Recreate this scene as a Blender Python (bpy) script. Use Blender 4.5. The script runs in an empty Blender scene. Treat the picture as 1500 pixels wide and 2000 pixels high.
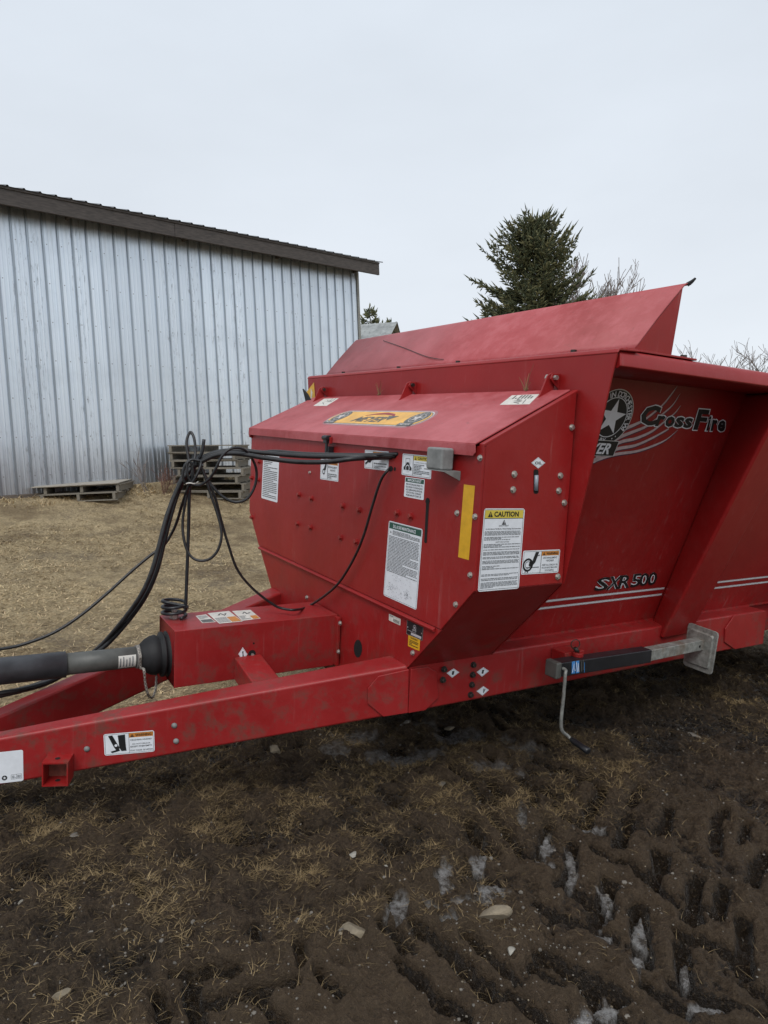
import bpy, math, random
import numpy as np
from mathutils import Matrix, Vector
random.seed(7); RNG = np.random.default_rng(11)
S = bpy.context.scene; COL = S.collection
def V(*a): return np.array(a, float)
def unit(a): a = np.asarray(a, float); return a / np.linalg.norm(a)

# ------------------------------------------------------------------ camera
F = 1360.0                                             # focal length in photo pixels (1500 wide)
UP = unit((-550, -14600, -1360.)); _f = V(0, 0, 1); YW = unit(_f - UP * (_f @ UP)); XW = np.cross(YW, UP)
R = np.stack([XW, YW, UP])                             # camera axes (right, down, forward) -> world
CAM = V(0, 0, 1.79)
cd = bpy.data.cameras.new('camera'); cam = bpy.data.objects.new('camera', cd); COL.objects.link(cam)
cd.sensor_fit = 'HORIZONTAL'; cd.sensor_width = 36; cd.lens = 36 * F / 1500; cd.clip_start = .05; cd.clip_end = 2000
mw = Matrix.Identity(4)
for i in range(3):
    mw[i][0] = R[i][0]; mw[i][1] = -R[i][1]; mw[i][2] = -R[i][2]; mw[i][3] = CAM[i]
cam.matrix_world = mw; S.camera = cam

# ------------------------------------------------------------------ world, sun, exposure
SUN_EL, SUN_ROT = math.radians(50), math.radians(186)
w = bpy.data.worlds.new('World'); S.world = w; w.use_nodes = True
nt = w.node_tree; bg = nt.nodes['Background']
sky = nt.nodes.new('ShaderNodeTexSky'); sky.sky_type = 'NISHITA'; sky.sun_disc = False
sky.sun_elevation = SUN_EL; sky.sun_rotation = SUN_ROT
tc = nt.nodes.new('ShaderNodeTexCoord'); sx = nt.nodes.new('ShaderNodeSeparateXYZ'); nt.links.new(tc.outputs['Generated'], sx.inputs[0])
nz = nt.nodes.new('ShaderNodeTexNoise'); nz.inputs['Scale'].default_value = 2.2; nz.inputs['Detail'].default_value = 5
mp = nt.nodes.new('ShaderNodeMapping'); mp.inputs['Scale'].default_value = (1, 1, 2.5)
nt.links.new(tc.outputs['Generated'], mp.inputs[0]); nt.links.new(mp.outputs[0], nz.inputs['Vector'])
rp = nt.nodes.new('ShaderNodeValToRGB')                # cloud layer: paler low down, greyer overhead
rp.color_ramp.elements[0].position = 0.0; rp.color_ramp.elements[0].color = (.80, .845, .90, 1)
rp.color_ramp.elements[1].position = .62; rp.color_ramp.elements[1].color = (.70, .765, .845, 1)
nt.links.new(sx.outputs[2], rp.inputs[0])
mr = nt.nodes.new('ShaderNodeMapRange'); mr.inputs[1].default_value = .3; mr.inputs[2].default_value = .7
mr.inputs[3].default_value = 8.3; mr.inputs[4].default_value = 9.2
nt.links.new(nz.outputs[0], mr.inputs[0])
sc = nt.nodes.new('ShaderNodeVectorMath'); sc.operation = 'SCALE'
nt.links.new(rp.outputs[0], sc.inputs[0]); nt.links.new(mr.outputs[0], sc.inputs['Scale'])
mx = nt.nodes.new('ShaderNodeMix'); mx.data_type = 'RGBA'; mx.inputs[0].default_value = .95
nt.links.new(sky.outputs[0], mx.inputs[6]); nt.links.new(sc.outputs[0], mx.inputs[7])
nt.links.new(mx.outputs[2], bg.inputs[0]); bg.inputs[1].default_value = .1
sd = bpy.data.lights.new('sun', 'SUN'); sd.energy = 1.5; sd.angle = math.radians(30); sd.color = (1, .97, .93)
so = bpy.data.objects.new('sun', sd); COL.objects.link(so)
_d = Vector((math.sin(SUN_ROT) * math.cos(SUN_EL), math.cos(SUN_ROT) * math.cos(SUN_EL), math.sin(SUN_EL)))
so.rotation_euler = _d.to_track_quat('Z', 'Y').to_euler()
S.view_settings.view_transform = 'Standard'; S.view_settings.look = 'None'
S.view_settings.gamma = 1; S.view_settings.exposure = .25
S.render.engine = 'CYCLES'

# ------------------------------------------------------------------ machine frame (X right, Y rearwards, Z up; origin at the hood's front right corner)
def pd(p): return V(p[0] - 750, p[1] - 1000, F)
MX = -unit(pd((-75, 797))); MY = pd((3000, 960)); MY = unit(MY - MX * (MX @ MY)); MZ = np.cross(MX, MY)
M = np.stack([MX, MY, MZ]); O = pd((945, 872)) / F * 2.7
MCAM = M @ -O
def at(p, ax, val):                                     # point of a machine plane seen in a photo direction
    r = M @ pd(p); return MCAM + r * ((val - MCAM[ax]) / r[ax])
def onpl(p, P, n):
    r = M @ pd(p); return MCAM + r * (((P - MCAM) @ n) / (r @ n))
def adepth(p, d):                                       # machine coords at a given distance in front of the camera
    return M @ (pd(p) / F * d - O)
def m2w(P): return CAM + R @ (M.T @ np.asarray(P, float) + O)
RM = R @ M.T
def mat_at(B):
    m = Matrix.Identity(4); t = m2w(B)
    for i in range(3):
        for j in range(3): m[i][j] = RM[i][j]
        m[i][3] = t[i]
    return m
GZ = -1.75
# ------------------------------------------------------------------ value noise and the ground surface
def vnoise(x, y, seed=0):
    xi = np.floor(x).astype(np.int64); yi = np.floor(y).astype(np.int64); fx = x - xi; fy = y - yi
    fx = fx * fx * (3 - 2 * fx); fy = fy * fy * (3 - 2 * fy)
    def h(a, b):
        n = (a * 374761393 + b * 668265263 + seed * 974711) & 0x7fffffff
        n = ((n ^ (n >> 13)) * 1274126177) & 0x7fffffff
        return ((n ^ (n >> 16)) & 0xffff) / 65535.0
    a = h(xi, yi); b = h(xi + 1, yi); c = h(xi, yi + 1); d = h(xi + 1, yi + 1)
    return (a * (1 - fx) + b * fx) * (1 - fy) + (c * (1 - fx) + d * fx) * fy - .5
def fbm(x, y, f, n, seed=0, g=.5):
    s = 0; a = 1
    for i in range(n): s = s + a * vnoise(x * f, y * f, seed + i * 17); f *= 2.07; a *= g
    return s
def sstep(a, b, x): t = np.clip((x - a) / (b - a), 0, 1); return t * t * (3 - 2 * t)
NW = RM @ V(0, 0, 1); PW = m2w((0, 0, GZ))
BARN0 = V(-5.949, 10.8, 1.2); BDIR = unit(V(5.296, 4.851)); BN = V(BDIR[1], -BDIR[0])     # wall line, normal towards the camera
EAVE = 5.621
def base_h(x, y):
    r = np.hypot(x, y); k = 1 - sstep(18, 60, r)
    z = PW[2] - (NW[0] * (x - PW[0]) + NW[1] * (y - PW[1])) / NW[2] * k
    dw = (x - BARN0[0]) * BN[0] + (y - BARN0[1]) * BN[1]; al = (x - BARN0[0]) * BDIR[0] + (y - BARN0[1]) * BDIR[1]
    b = np.clip(1 - np.clip(dw - .1, 0, 9) / 4.0, 0, 1) ** 2 * (1 - sstep(18, 40, r))
    return z * (1 - b) + (1.2 + .17 * sstep(0, 4, al)) * b
def wray(p): return R @ pd(p) / F
def gpt(p, lift=0.):                                    # where a photo direction meets the ground
    v = wray(p); t = .5
    while t < 60:
        q = CAM + v * t
        if q[2] < base_h(q[0], q[1]) + lift: break
        t += .01
    return q
def gxy(p): return gpt(p)[:2]
TB = lambda a: (750 + a[0] / 2., 1300 + a[1] / 2.)      # crops the tyre marks were measured in
TL = lambda a: (a[0] / 2., 1400 + a[1] / 2.)
GRV = [((330,620),(420,740),1),((600,930),(880,1060),1),((150,1045),(430,1290),1.2),((640,1150),(920,1290),1.1),((1160,1040),(1310,1110),.8),
 ((1130,1230),(1330,1330),.9),((470,715),(660,790),.9),((250,400),(470,560),.8),((520,450),(740,540),1),((660,590),(840,650),1),((565,470),(590,600),.8),
 ((850,490),(780,600),1),((960,590),(910,700),1.1),((1080,730),(1045,840),1.1),((1230,830),(1205,1000),1),((1420,990),(1395,1200),1),((740,700),(710,840),.9),
 ((880,840),(830,980),1.1),((990,950),(1005,1150),1.2),((1160,1090),(1185,1210),.9),((430,470),(470,510),1),((700,850),(800,910),1),((0,1010),(110,1130),.9),
 ((500,1290),(620,1390),.9),((800,1290),(930,1395),1),((370,150),(500,240),.8),((350,170),(460,260),.7),((640,640),(600,740),.9),((1300,640),(1290,720),.9),
 ((1480,730),(1440,860),.8),((300,1380),(200,1300),.8),((1020,1240),(1160,1330),.9),((1230,1260),(1460,1370),.8),((210,300),(420,370),.7)]
GRV += [((1330,560),(1290,620),.8),((1120,560),(1090,640),.8),((1340,860),(1310,990),.9),((1240,1060),(1400,1150),.8),((1390,1240),(1498,1300),.8),((70,1180),(200,1330),.9),((330,1080),(520,1230),.9),((590,1180),(690,1260),.8),((20,900),(110,1000),.7),((380,560),(470,650),.8),((430,620),(520,700),.8),((1180,900),(1290,960),.8),((1060,860),(1130,920),.9),((920,760),(1000,820),.8),((800,700),(880,760),.8),((1420,620),(1390,700),.7),((1000,480),(960,540),.8),((700,400),(820,470),.7),((580,350),(700,420),.7)]
GRVL = [((1250,1010),(1330,1090),.8),((600,1110),(660,1190),.7),((1000,1100),(1100,1190),.8),((700,1020),(900,990),.8),((830,1130),(1160,1045),1),((755,1060),(770,1200),.9),((1170,900),(1190,980),.7),((520,640),(570,720),.6),((990,820),(1010,870),.6)]
SEGS = [(gxy(TB(a)), gxy(TB(b)), k) for a, b, k in GRV] + [(gxy(TL(a)), gxy(TL(b)), k) for a, b, k in GRVL]
ICE = [((70,940),40,52),((225,830),34,46),((190,935),34,30),((420,895),64,34),((300,935),32,22),((630,690),20,46),((540,610),16,26),((570,755),60,15),((730,770),18,60),  # ice patches, plus weaker ellipses for painted wet mud glints
 ((860,920),20,62),((1000,1060),28,92),((375,760),26,24),((850,1330),50,36),((780,1375),44,24),((1240,1330),56,16),((1180,1180),18,34),((260,1010),34,20),
 ((850,1048),36,14),((780,635),46,12),((650,780),30,8),((930,1310),22,22), ((300,285),110,22,.45), ((180,345),90,20,.4), ((20,360),100,22,.45), ((-100,285),90,20,.4), ((430,405),80,18,.35), ((120,250),70,14,.4), ((560,330),60,14,.3), ((-190,330),60,16,.35)]  # the weaker ellipses paint glints on wet mud as a pale tint
def ice_glint_ell():
    out = []
    for c, rx, ry, *k in ICE:
        p = TB(c); a = gxy(p); bx = gxy((p[0] + rx / 2, p[1])) - a; by = gxy((p[0], p[1] + ry / 2)) - a
        out.append((a, np.linalg.inv(np.stack([bx, by], 1)), k[0] if k else 1.))
    return out
ICE_GLINT_ELL = ice_glint_ell()
def m_xy(x, y):                                          # machine X, Y of a ground point
    q = np.stack([x - CAM[0], y - CAM[1], base_h(x, y) - CAM[2]]); c = R.T @ q
    q = M @ (c - O[:, None]); return q[0], q[1]
def lawn_mask(x, y):                                     # 1 where the dry lawn is unbroken, 0 in the mud
    mx_, my_ = m_xy(x, y)
    n = fbm(x, y, .8, 4, 5) * .9
    a = sstep(1.15, 2.3, -mx_ + n * .9 - .25 * np.clip(my_, 0, 3))
    far = sstep(3.6, 4.6, my_ + n * .6)
    return np.clip(np.maximum(a, far * .8), 0, 1)
def tuft_mask(x, y):
    mx_, my_ = m_xy(x, y)
    n = fbm(x, y, 1.6, 4, 31)
    b = .40 - .66 * sstep(-.7, .9, mx_ + .30 * my_) + .25 * sstep(.5, 1.4, -mx_)
    return np.clip((n + b) * 3.2, 0, 1)
def ground_h(x, y, full=False):
    z = base_h(x, y); r = np.hypot(x, y)
    lm = lawn_mask(x, y); tm = tuft_mask(x, y)
    near = 1 - sstep(8, 16, r)
    mud = (1 - lm)
    z = z + fbm(x, y, .45, 3, 2) * .05 * sstep(2, 9, r)
    rough = fbm(x, y, 3.2, 5, 9, .55)
    rid = 1 - np.abs(fbm(x, y, 5.5, 4, 41)) * 2.2
    mxp, myp = m_xy(x, y); packed = sstep(-.25, .35, mxp) * sstep(3.2, 2.0, myp) if False else sstep(-.25, .35, mxp)
    clod = np.abs(fbm(x, y, 9, 4, 141, .6)); lump = fbm(x, y, 15, 3, 171, .6)
    z = z + near * (mud * (rough * (.050 - .026 * packed) + (rid - .6) * .018 - clod * .030 + lump * (.022 - .008 * packed) + fbm(x, y, 34, 3, 201, .65) * .016) + lm * (rough * .040 + lump * .022) + tm * mud * (.014 + .05 * fbm(x, y, 9, 3, 77)))
    wet = np.zeros_like(z); gmf = np.zeros_like(z)
    sel = r < 9
    if sel.any():
        X = x[sel]; Y = y[sel]; dz = np.zeros_like(X); wx = X + fbm(X, Y, 6, 3, 3) * .030; wy = Y + fbm(X, Y, 6, 3, 4) * .030
        gm = np.zeros_like(X); lip = np.zeros_like(X)
        for a, b, k in SEGS:
            d = b - a; L = np.hypot(*d); t = np.clip(((wx - a[0]) * d[0] + (wy - a[1]) * d[1]) / L ** 2, 0, 1)
            q = np.hypot(wx - a[0] - t * d[0], wy - a[1] - t * d[1]) * (1.0 + .45 * fbm(X, Y, 13, 3, 8))
            wd = .042 * k
            gm = np.maximum(gm, k * (1 - sstep(wd * .40, wd * 1.0, q)))
            lip = np.maximum(lip, k * np.exp(-((q - wd * 1.9) / (wd * .8)) ** 2))
        dz = -gm * .060 + lip * .016 * (1 - np.clip(gm, 0, 1))
        ic = np.zeros_like(X)
        for a, A, ks in ICE_GLINT_ELL:
            u = A[0, 0] * (wx - a[0]) + A[0, 1] * (wy - a[1]); v_ = A[1, 0] * (wx - a[0]) + A[1, 1] * (wy - a[1])
            e = np.sqrt(u * u + v_ * v_) * .85 + 1.35 * fbm(X, Y, 15, 4, 55)
            ic = np.maximum(ic, ks * (1 - sstep(.80, 1.0, e)))
        zz = z[sel] + dz
        flat = base_h(X, Y) - .018
        z[sel] = zz * (1 - ic * .9) + (flat + .003 * fbm(X, Y, 20, 2, 6)) * ic * .9
        wet[sel] = ic; gmf[sel] = np.clip(gm, 0, 1)
    rel = z - base_h(x, y) - fbm(x, y, .45, 3, 2) * .05 * sstep(2, 9, r)
    if full: return z, lm, tm, wet, rel, gmf
    return z, lm, tm, wet

# ------------------------------------------------------------------ mesh helpers
class MB:
    def __init__(s): s.v = []; s.f = []; s.m = []
    def add(s, vs, fs, mi=0):
        o = len(s.v); s.v += [tuple(map(float, v)) for v in vs]; s.f += [tuple(o + i for i in f) for f in fs]; s.m += [mi] * len(fs)
    def box(s, lo, hi, mi=0):
        x0, y0, z0 = lo; x1, y1, z1 = hi
        s.add([(x0,y0,z0),(x1,y0,z0),(x1,y1,z0),(x0,y1,z0),(x0,y0,z1),(x1,y0,z1),(x1,y1,z1),(x0,y1,z1)],
              [(0,3,2,1),(4,5,6,7),(0,1,5,4),(1,2,6,5),(2,3,7,6),(3,0,4,7)], mi)
    def hexa(s, p, mi=0):                                # eight corners: bottom ring then top ring
        s.add(p, [(0,3,2,1),(4,5,6,7),(0,1,5,4),(1,2,6,5),(2,3,7,6),(3,0,4,7)], mi)
    def prism(s, poly, off, mi=0):
        n = len(poly); poly = [np.asarray(p, float) for p in poly]; off = np.asarray(off, float)
        s.add(poly + [p + off for p in poly], [tuple(range(n))[::-1], tuple(range(n, 2 * n))] + [(i, (i + 1) % n, n + (i + 1) % n, n + i) for i in range(n)], mi)
    def tube(s, path, r, seg=8, mi=0, closed=False, caps=True):
        P = [np.asarray(p, float) for p in path]; n = len(P); rr = r if hasattr(r, '__len__') else [r] * n
        T = [unit(P[(i + 1) % n if closed else min(i + 1, n - 1)] - P[(i - 1) % n if closed else max(i - 1, 0)]) for i in range(n)]
        a = V(0, 0, 1) if abs(T[0][2]) < .9 else V(1, 0, 0); u = unit(np.cross(T[0], a)); vs = []
        for i in range(n):
            u = unit(u - T[i] * (u @ T[i])); b = np.cross(T[i], u)
            vs += [P[i] + rr[i] * (math.cos(k * 2 * math.pi / seg) * u + math.sin(k * 2 * math.pi / seg) * b) for k in range(seg)]
        fs = [(i * seg + k, i * seg + (k + 1) % seg, ((i + 1) % n) * seg + (k + 1) % seg, ((i + 1) % n) * seg + k) for i in range(n if closed else n - 1) for k in range(seg)]
        if caps and not closed: fs += [tuple(range(seg))[::-1], tuple(range((n - 1) * seg, n * seg))]
        s.add(vs, fs, mi)
    def build(s, name, mats, parent=None, base=None, bevel=0, smooth=False, seg=2, world=False):
        me = bpy.data.meshes.new(name); b = V(0, 0, 0) if base is None else np.asarray(base, float)
        me.from_pydata([tuple(np.asarray(v) - b) for v in s.v], [], s.f)
        for m in (mats if isinstance(mats, (list, tuple)) else [mats]): me.materials.append(m)
        me.polygons.foreach_set('material_index', s.m)
        if smooth or bevel: me.polygons.foreach_set('use_smooth', [True] * len(me.polygons))
        me.update(); o = bpy.data.objects.new(name, me); COL.objects.link(o)
        if parent is not None: o.parent = parent
        if bevel:
            bv = o.modifiers.new('bevel', 'BEVEL'); bv.width = bevel; bv.segments = seg; bv.limit_method = 'ANGLE'; bv.angle_limit = math.radians(35); bv.harden_normals = True
        return o
def tag(o, label=None, cat=None, group=None, kind=None):
    for k, v in (('label', label), ('category', cat), ('group', group), ('kind', kind)):
        if v: o[k] = v
    return o
def empty(name, label, cat, group=None):
    o = bpy.data.objects.new(name, None); o.empty_display_size = .2; COL.objects.link(o); return tag(o, label, cat, group)
def np_mesh(name, verts, faces_flat, nper, mats, smooth=True):
    me = bpy.data.meshes.new(name); nv = len(verts); nf = len(faces_flat) // nper
    me.vertices.add(nv); me.vertices.foreach_set('co', np.asarray(verts, np.float32).ravel())
    me.loops.add(nf * nper); me.loops.foreach_set('vertex_index', np.asarray(faces_flat, np.int32))
    me.polygons.add(nf); me.polygons.foreach_set('loop_start', np.arange(0, nf * nper, nper, dtype=np.int32))
    me.polygons.foreach_set('use_smooth', np.full(nf, smooth))
    for m in mats: me.materials.append(m)
    me.update(calc_edges=True); me.validate()
    return me
def spline(pts, n=8):
    P = [np.asarray(p, float) for p in pts]; P = [2 * P[0] - P[1]] + P + [2 * P[-1] - P[-2]]; out = []
    for i in range(1, len(P) - 2):
        a, b, c, d = P[i - 1:i + 3]
        for k in range(n):
            t = k / n; out.append(.5 * (2 * b + (c - a) * t + (2 * a - 5 * b + 4 * c - d) * t ** 2 + (3 * b - a - 3 * c + d) * t ** 3))
    return out + [P[-2]]

# ------------------------------------------------------------------ materials
def newmat(name):
    m = bpy.data.materials.new(name); m.use_nodes = True; return m, m.node_tree, m.node_tree.nodes['Principled BSDF']
def N(nt, t, **k):
    n = nt.nodes.new(t)
    for a, v in k.items():
        if a in ('operation', 'data_type', 'blend_type', 'noise_dimensions', 'feature', 'attribute_name', 'distance'): setattr(n, a, v)
        else: n.inputs[a.replace('_', ' ')].default_value = v
    return n
def noise(nt, scale=(1, 1, 1), s=1., detail=5., rough=.6, coord='Object'):
    tc = nt.nodes.new('ShaderNodeTexCoord'); mp = nt.nodes.new('ShaderNodeMapping'); mp.inputs['Scale'].default_value = scale
    n = nt.nodes.new('ShaderNodeTexNoise'); n.inputs['Scale'].default_value = s; n.inputs['Detail'].default_value = detail; n.inputs['Roughness'].default_value = rough
    nt.links.new(tc.outputs[coord], mp.inputs[0]); nt.links.new(mp.outputs[0], n.inputs['Vector']); return n.outputs['Fac']
def rng(nt, src, a, b, c=0., d=1.):
    n = nt.nodes.new('ShaderNodeMapRange'); nt.links.new(src, n.inputs[0])
    for i, v in enumerate((a, b, c, d)): n.inputs[1 + i].default_value = v
    return n.outputs[0]
def mixc(nt, fac, a, b):
    n = nt.nodes.new('ShaderNodeMix'); n.data_type = 'RGBA'
    for i, v in ((0, fac), (6, a), (7, b)):
        if hasattr(v, 'is_linked') or hasattr(v, 'links'): nt.links.new(v, n.inputs[i])
        else: n.inputs[i].default_value = v if i == 0 else (*v, 1) if len(v) == 3 else v
    return n.outputs[2]
def math_(nt, op, a, b=0.):
    n = nt.nodes.new('ShaderNodeMath'); n.operation = op
    for i, v in ((0, a), (1, b)):
        if hasattr(v, 'links'): nt.links.new(v, n.inputs[i])
        else: n.inputs[i].default_value = v
    return n.outputs[0]
def bump(nt, b, h, strength=.3, dist=.01):
    n = nt.nodes.new('ShaderNodeBump'); n.inputs['Strength'].default_value = strength; n.inputs['Distance'].default_value = dist
    nt.links.new(h, n.inputs['Height']); nt.links.new(n.outputs[0], b.inputs['Normal'])
def plain(name, col, rough=.5, metal=0., var=.25, s=9., bumpd=0., scale=(1, 1, 1)):
    m, nt, b = newmat(name); n = noise(nt, scale, s)
    dark = tuple(c * (1 - var) for c in col); lite = tuple(min(1, c * (1 + var)) for c in col)
    nt.links.new(mixc(nt, rng(nt, n, .3, .7), dark, lite), b.inputs['Base Color'])
    b.inputs['Metallic'].default_value = metal; nt.links.new(rng(nt, n, .3, .7, rough * .85, min(1, rough * 1.15)), b.inputs['Roughness'])
    if bumpd: bump(nt, b, n, .5, bumpd)
    return m
def red_paint(name, fade=0., streak=.25, dirt=.35):
    m, nt, b = newmat(name)
    big = noise(nt, (1, 1, 1), 2.3, 6, .62); med = noise(nt, (1, 1, 1), 11, 7, .68); st = noise(nt, (22, 22, 1.4), 1.6, 5, .65); fine = noise(nt, (1, 1, 1), 90, 3, .6)
    red = mixc(nt, rng(nt, big, .35, .7), (.248, .010, .010), (.305, .015, .015))
    fd = math_(nt, 'ADD', rng(nt, big, .30, .68, fade * .30, fade * 1.25), rng(nt, med, .46, .68, 0, fade * .60 + .03))
    col = mixc(nt, fd, red, (.46, .115, .125))
    s2 = math_(nt, 'MULTIPLY', rng(nt, st, .58, .74), rng(nt, big, .42, .66)); col = mixc(nt, math_(nt, 'MULTIPLY', s2, streak), col, (.36, .16, .15))
    tc = nt.nodes.new('ShaderNodeTexCoord'); sp = nt.nodes.new('ShaderNodeSeparateXYZ'); nt.links.new(tc.outputs['Object'], sp.inputs[0])
    low = rng(nt, sp.outputs[2], .45, 1.0, 1, .12)          # mud thrown up from the ground
    dm = math_(nt, 'MULTIPLY', math_(nt, 'MULTIPLY', low, rng(nt, med, .50, .66)), dirt); col = mixc(nt, dm, col, (.085, .060, .042))
    sp2 = noise(nt, (1, 1, 1), 27, 6, .75); col = mixc(nt, math_(nt, 'MULTIPLY', rng(nt, sp2, .60, .70), fade * .55 + .10), col, (.16, .055, .05))
    spk = rng(nt, fine, .70, .76, 0, .35 * dirt + .1); col = mixc(nt, math_(nt, 'MULTIPLY', spk, rng(nt, med, .5, .7)), col, (.12, .08, .06))
    nt.links.new(col, b.inputs['Base Color'])
    nt.links.new(rng(nt, med, .3, .75, .34 + fade * .12, .50 + fade * .15), b.inputs['Roughness'])
    b.inputs['Specular IOR Level'].default_value = .36
    bump(nt, b, math_(nt, 'ADD', math_(nt, 'MULTIPLY', big, 1.0), math_(nt, 'MULTIPLY', fine, .02)), .22, .022)
    return m
RED = red_paint('red paint', 0., .55, .5); REDF = red_paint('sun faded red paint', .62, .2, .25); REDM = red_paint('lightly faded red paint', .05, .45, .60); REDD = red_paint('muddy red paint', .05, .2, 1.)
BLACK = plain('black paint', (.012, .013, .016), .38, 0, .3, 12); RUB = plain('black rubber', (.007, .007, .008), .7, 0, .5, 14, .001)
HOSE = plain('rubber hose', (.013, .013, .014), .42, 0, .5, 30, .0005); GREYD = plain('dark grey plastic', (.050, .053, .058), .42, 0, .4, 10, .0006); GREYP = plain('weathered grey plastic', (.082, .083, .076), .5, 0, .35, 10, .0006, (1, 1, 1))
ZINC = plain('zinc bolt', (.42, .40, .37), .42, .7, .4, 60); DKST = plain('dark steel', (.05, .045, .04), .5, .6, .4, 30)
GREYBOX = plain('grey cast box', (.20, .205, .20), .6, 0, .25, 20, .0006); PAINTED_DARK = plain('painted opening darkness', (.004, .004, .004), .9)  # last one: flat black patches painted as the darkness inside openings
WHITE = plain('white vinyl', (.72, .75, .79), .45, 0, .05, 30); OFFW = plain('aged white vinyl', (.60, .58, .53), .55, 0, .14, 30); INK = plain('black ink', (.008, .009, .010), .55); TXT = plain('grey small print', (.13, .14, .15), .55)
YEL = plain('yellow vinyl', (.62, .49, .07), .45, 0, .1, 20); YELR = plain('yellow reflector tape', (.66, .36, .018), .35, 0, .12, 25); ORG = plain('orange vinyl', (.52, .20, .035), .5, 0, .15, 20)
GRN = plain('green vinyl', (.02, .085, .06), .5, 0, .15, 20); SILV = plain('silver vinyl', (.56, .57, .59), .35, .3, .08, 20); LOGOY = plain('faded amber vinyl', (.72, .40, .09), .5, 0, .22, 9); FADEK = plain('faded black vinyl', (.10, .105, .10), .55, 0, .35, 40)
FADEW = plain('faded white vinyl', (.50, .47, .45), .5, 0, .2, 40); BLUE = plain('blue label', (.05, .20, .48), .45); PINKW = plain('scuffed white stripe', (.50, .40, .41), .5, 0, .15, 50); VIO = plain('dark violet edge', (.06, .02, .05), .5); CLEAR = plain('cloudy decal film', (.33, .12, .13), .4, 0, .2, 20)
CHAIN = plain('chain steel', (.40, .37, .33), .5, .8, .3, 60); RUSTR = plain('rusty red oxide', (.20, .055, .035), .7, 0, .5, 22)
def galv(name, rust=.0):
    m, nt, b = newmat(name); sp = noise(nt, (1, 1, 1), 35, 4, .7); bg_ = noise(nt, (1, 1, 1), 4, 5)
    c = mixc(nt, rng(nt, sp, .35, .7), (.20, .205, .19), (.38, .385, .36))
    c = mixc(nt, rng(nt, bg_, .5, .68, 0, rust), c, (.15, .075, .03)); nt.links.new(c, b.inputs['Base Color'])
    b.inputs['Metallic'].default_value = .45; nt.links.new(rng(nt, sp, .3, .7, .45, .7), b.inputs['Roughness']); return m
GALV = galv('galvanised steel', .25); GALVR = galv('galvanised steel with rust', .9)

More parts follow.
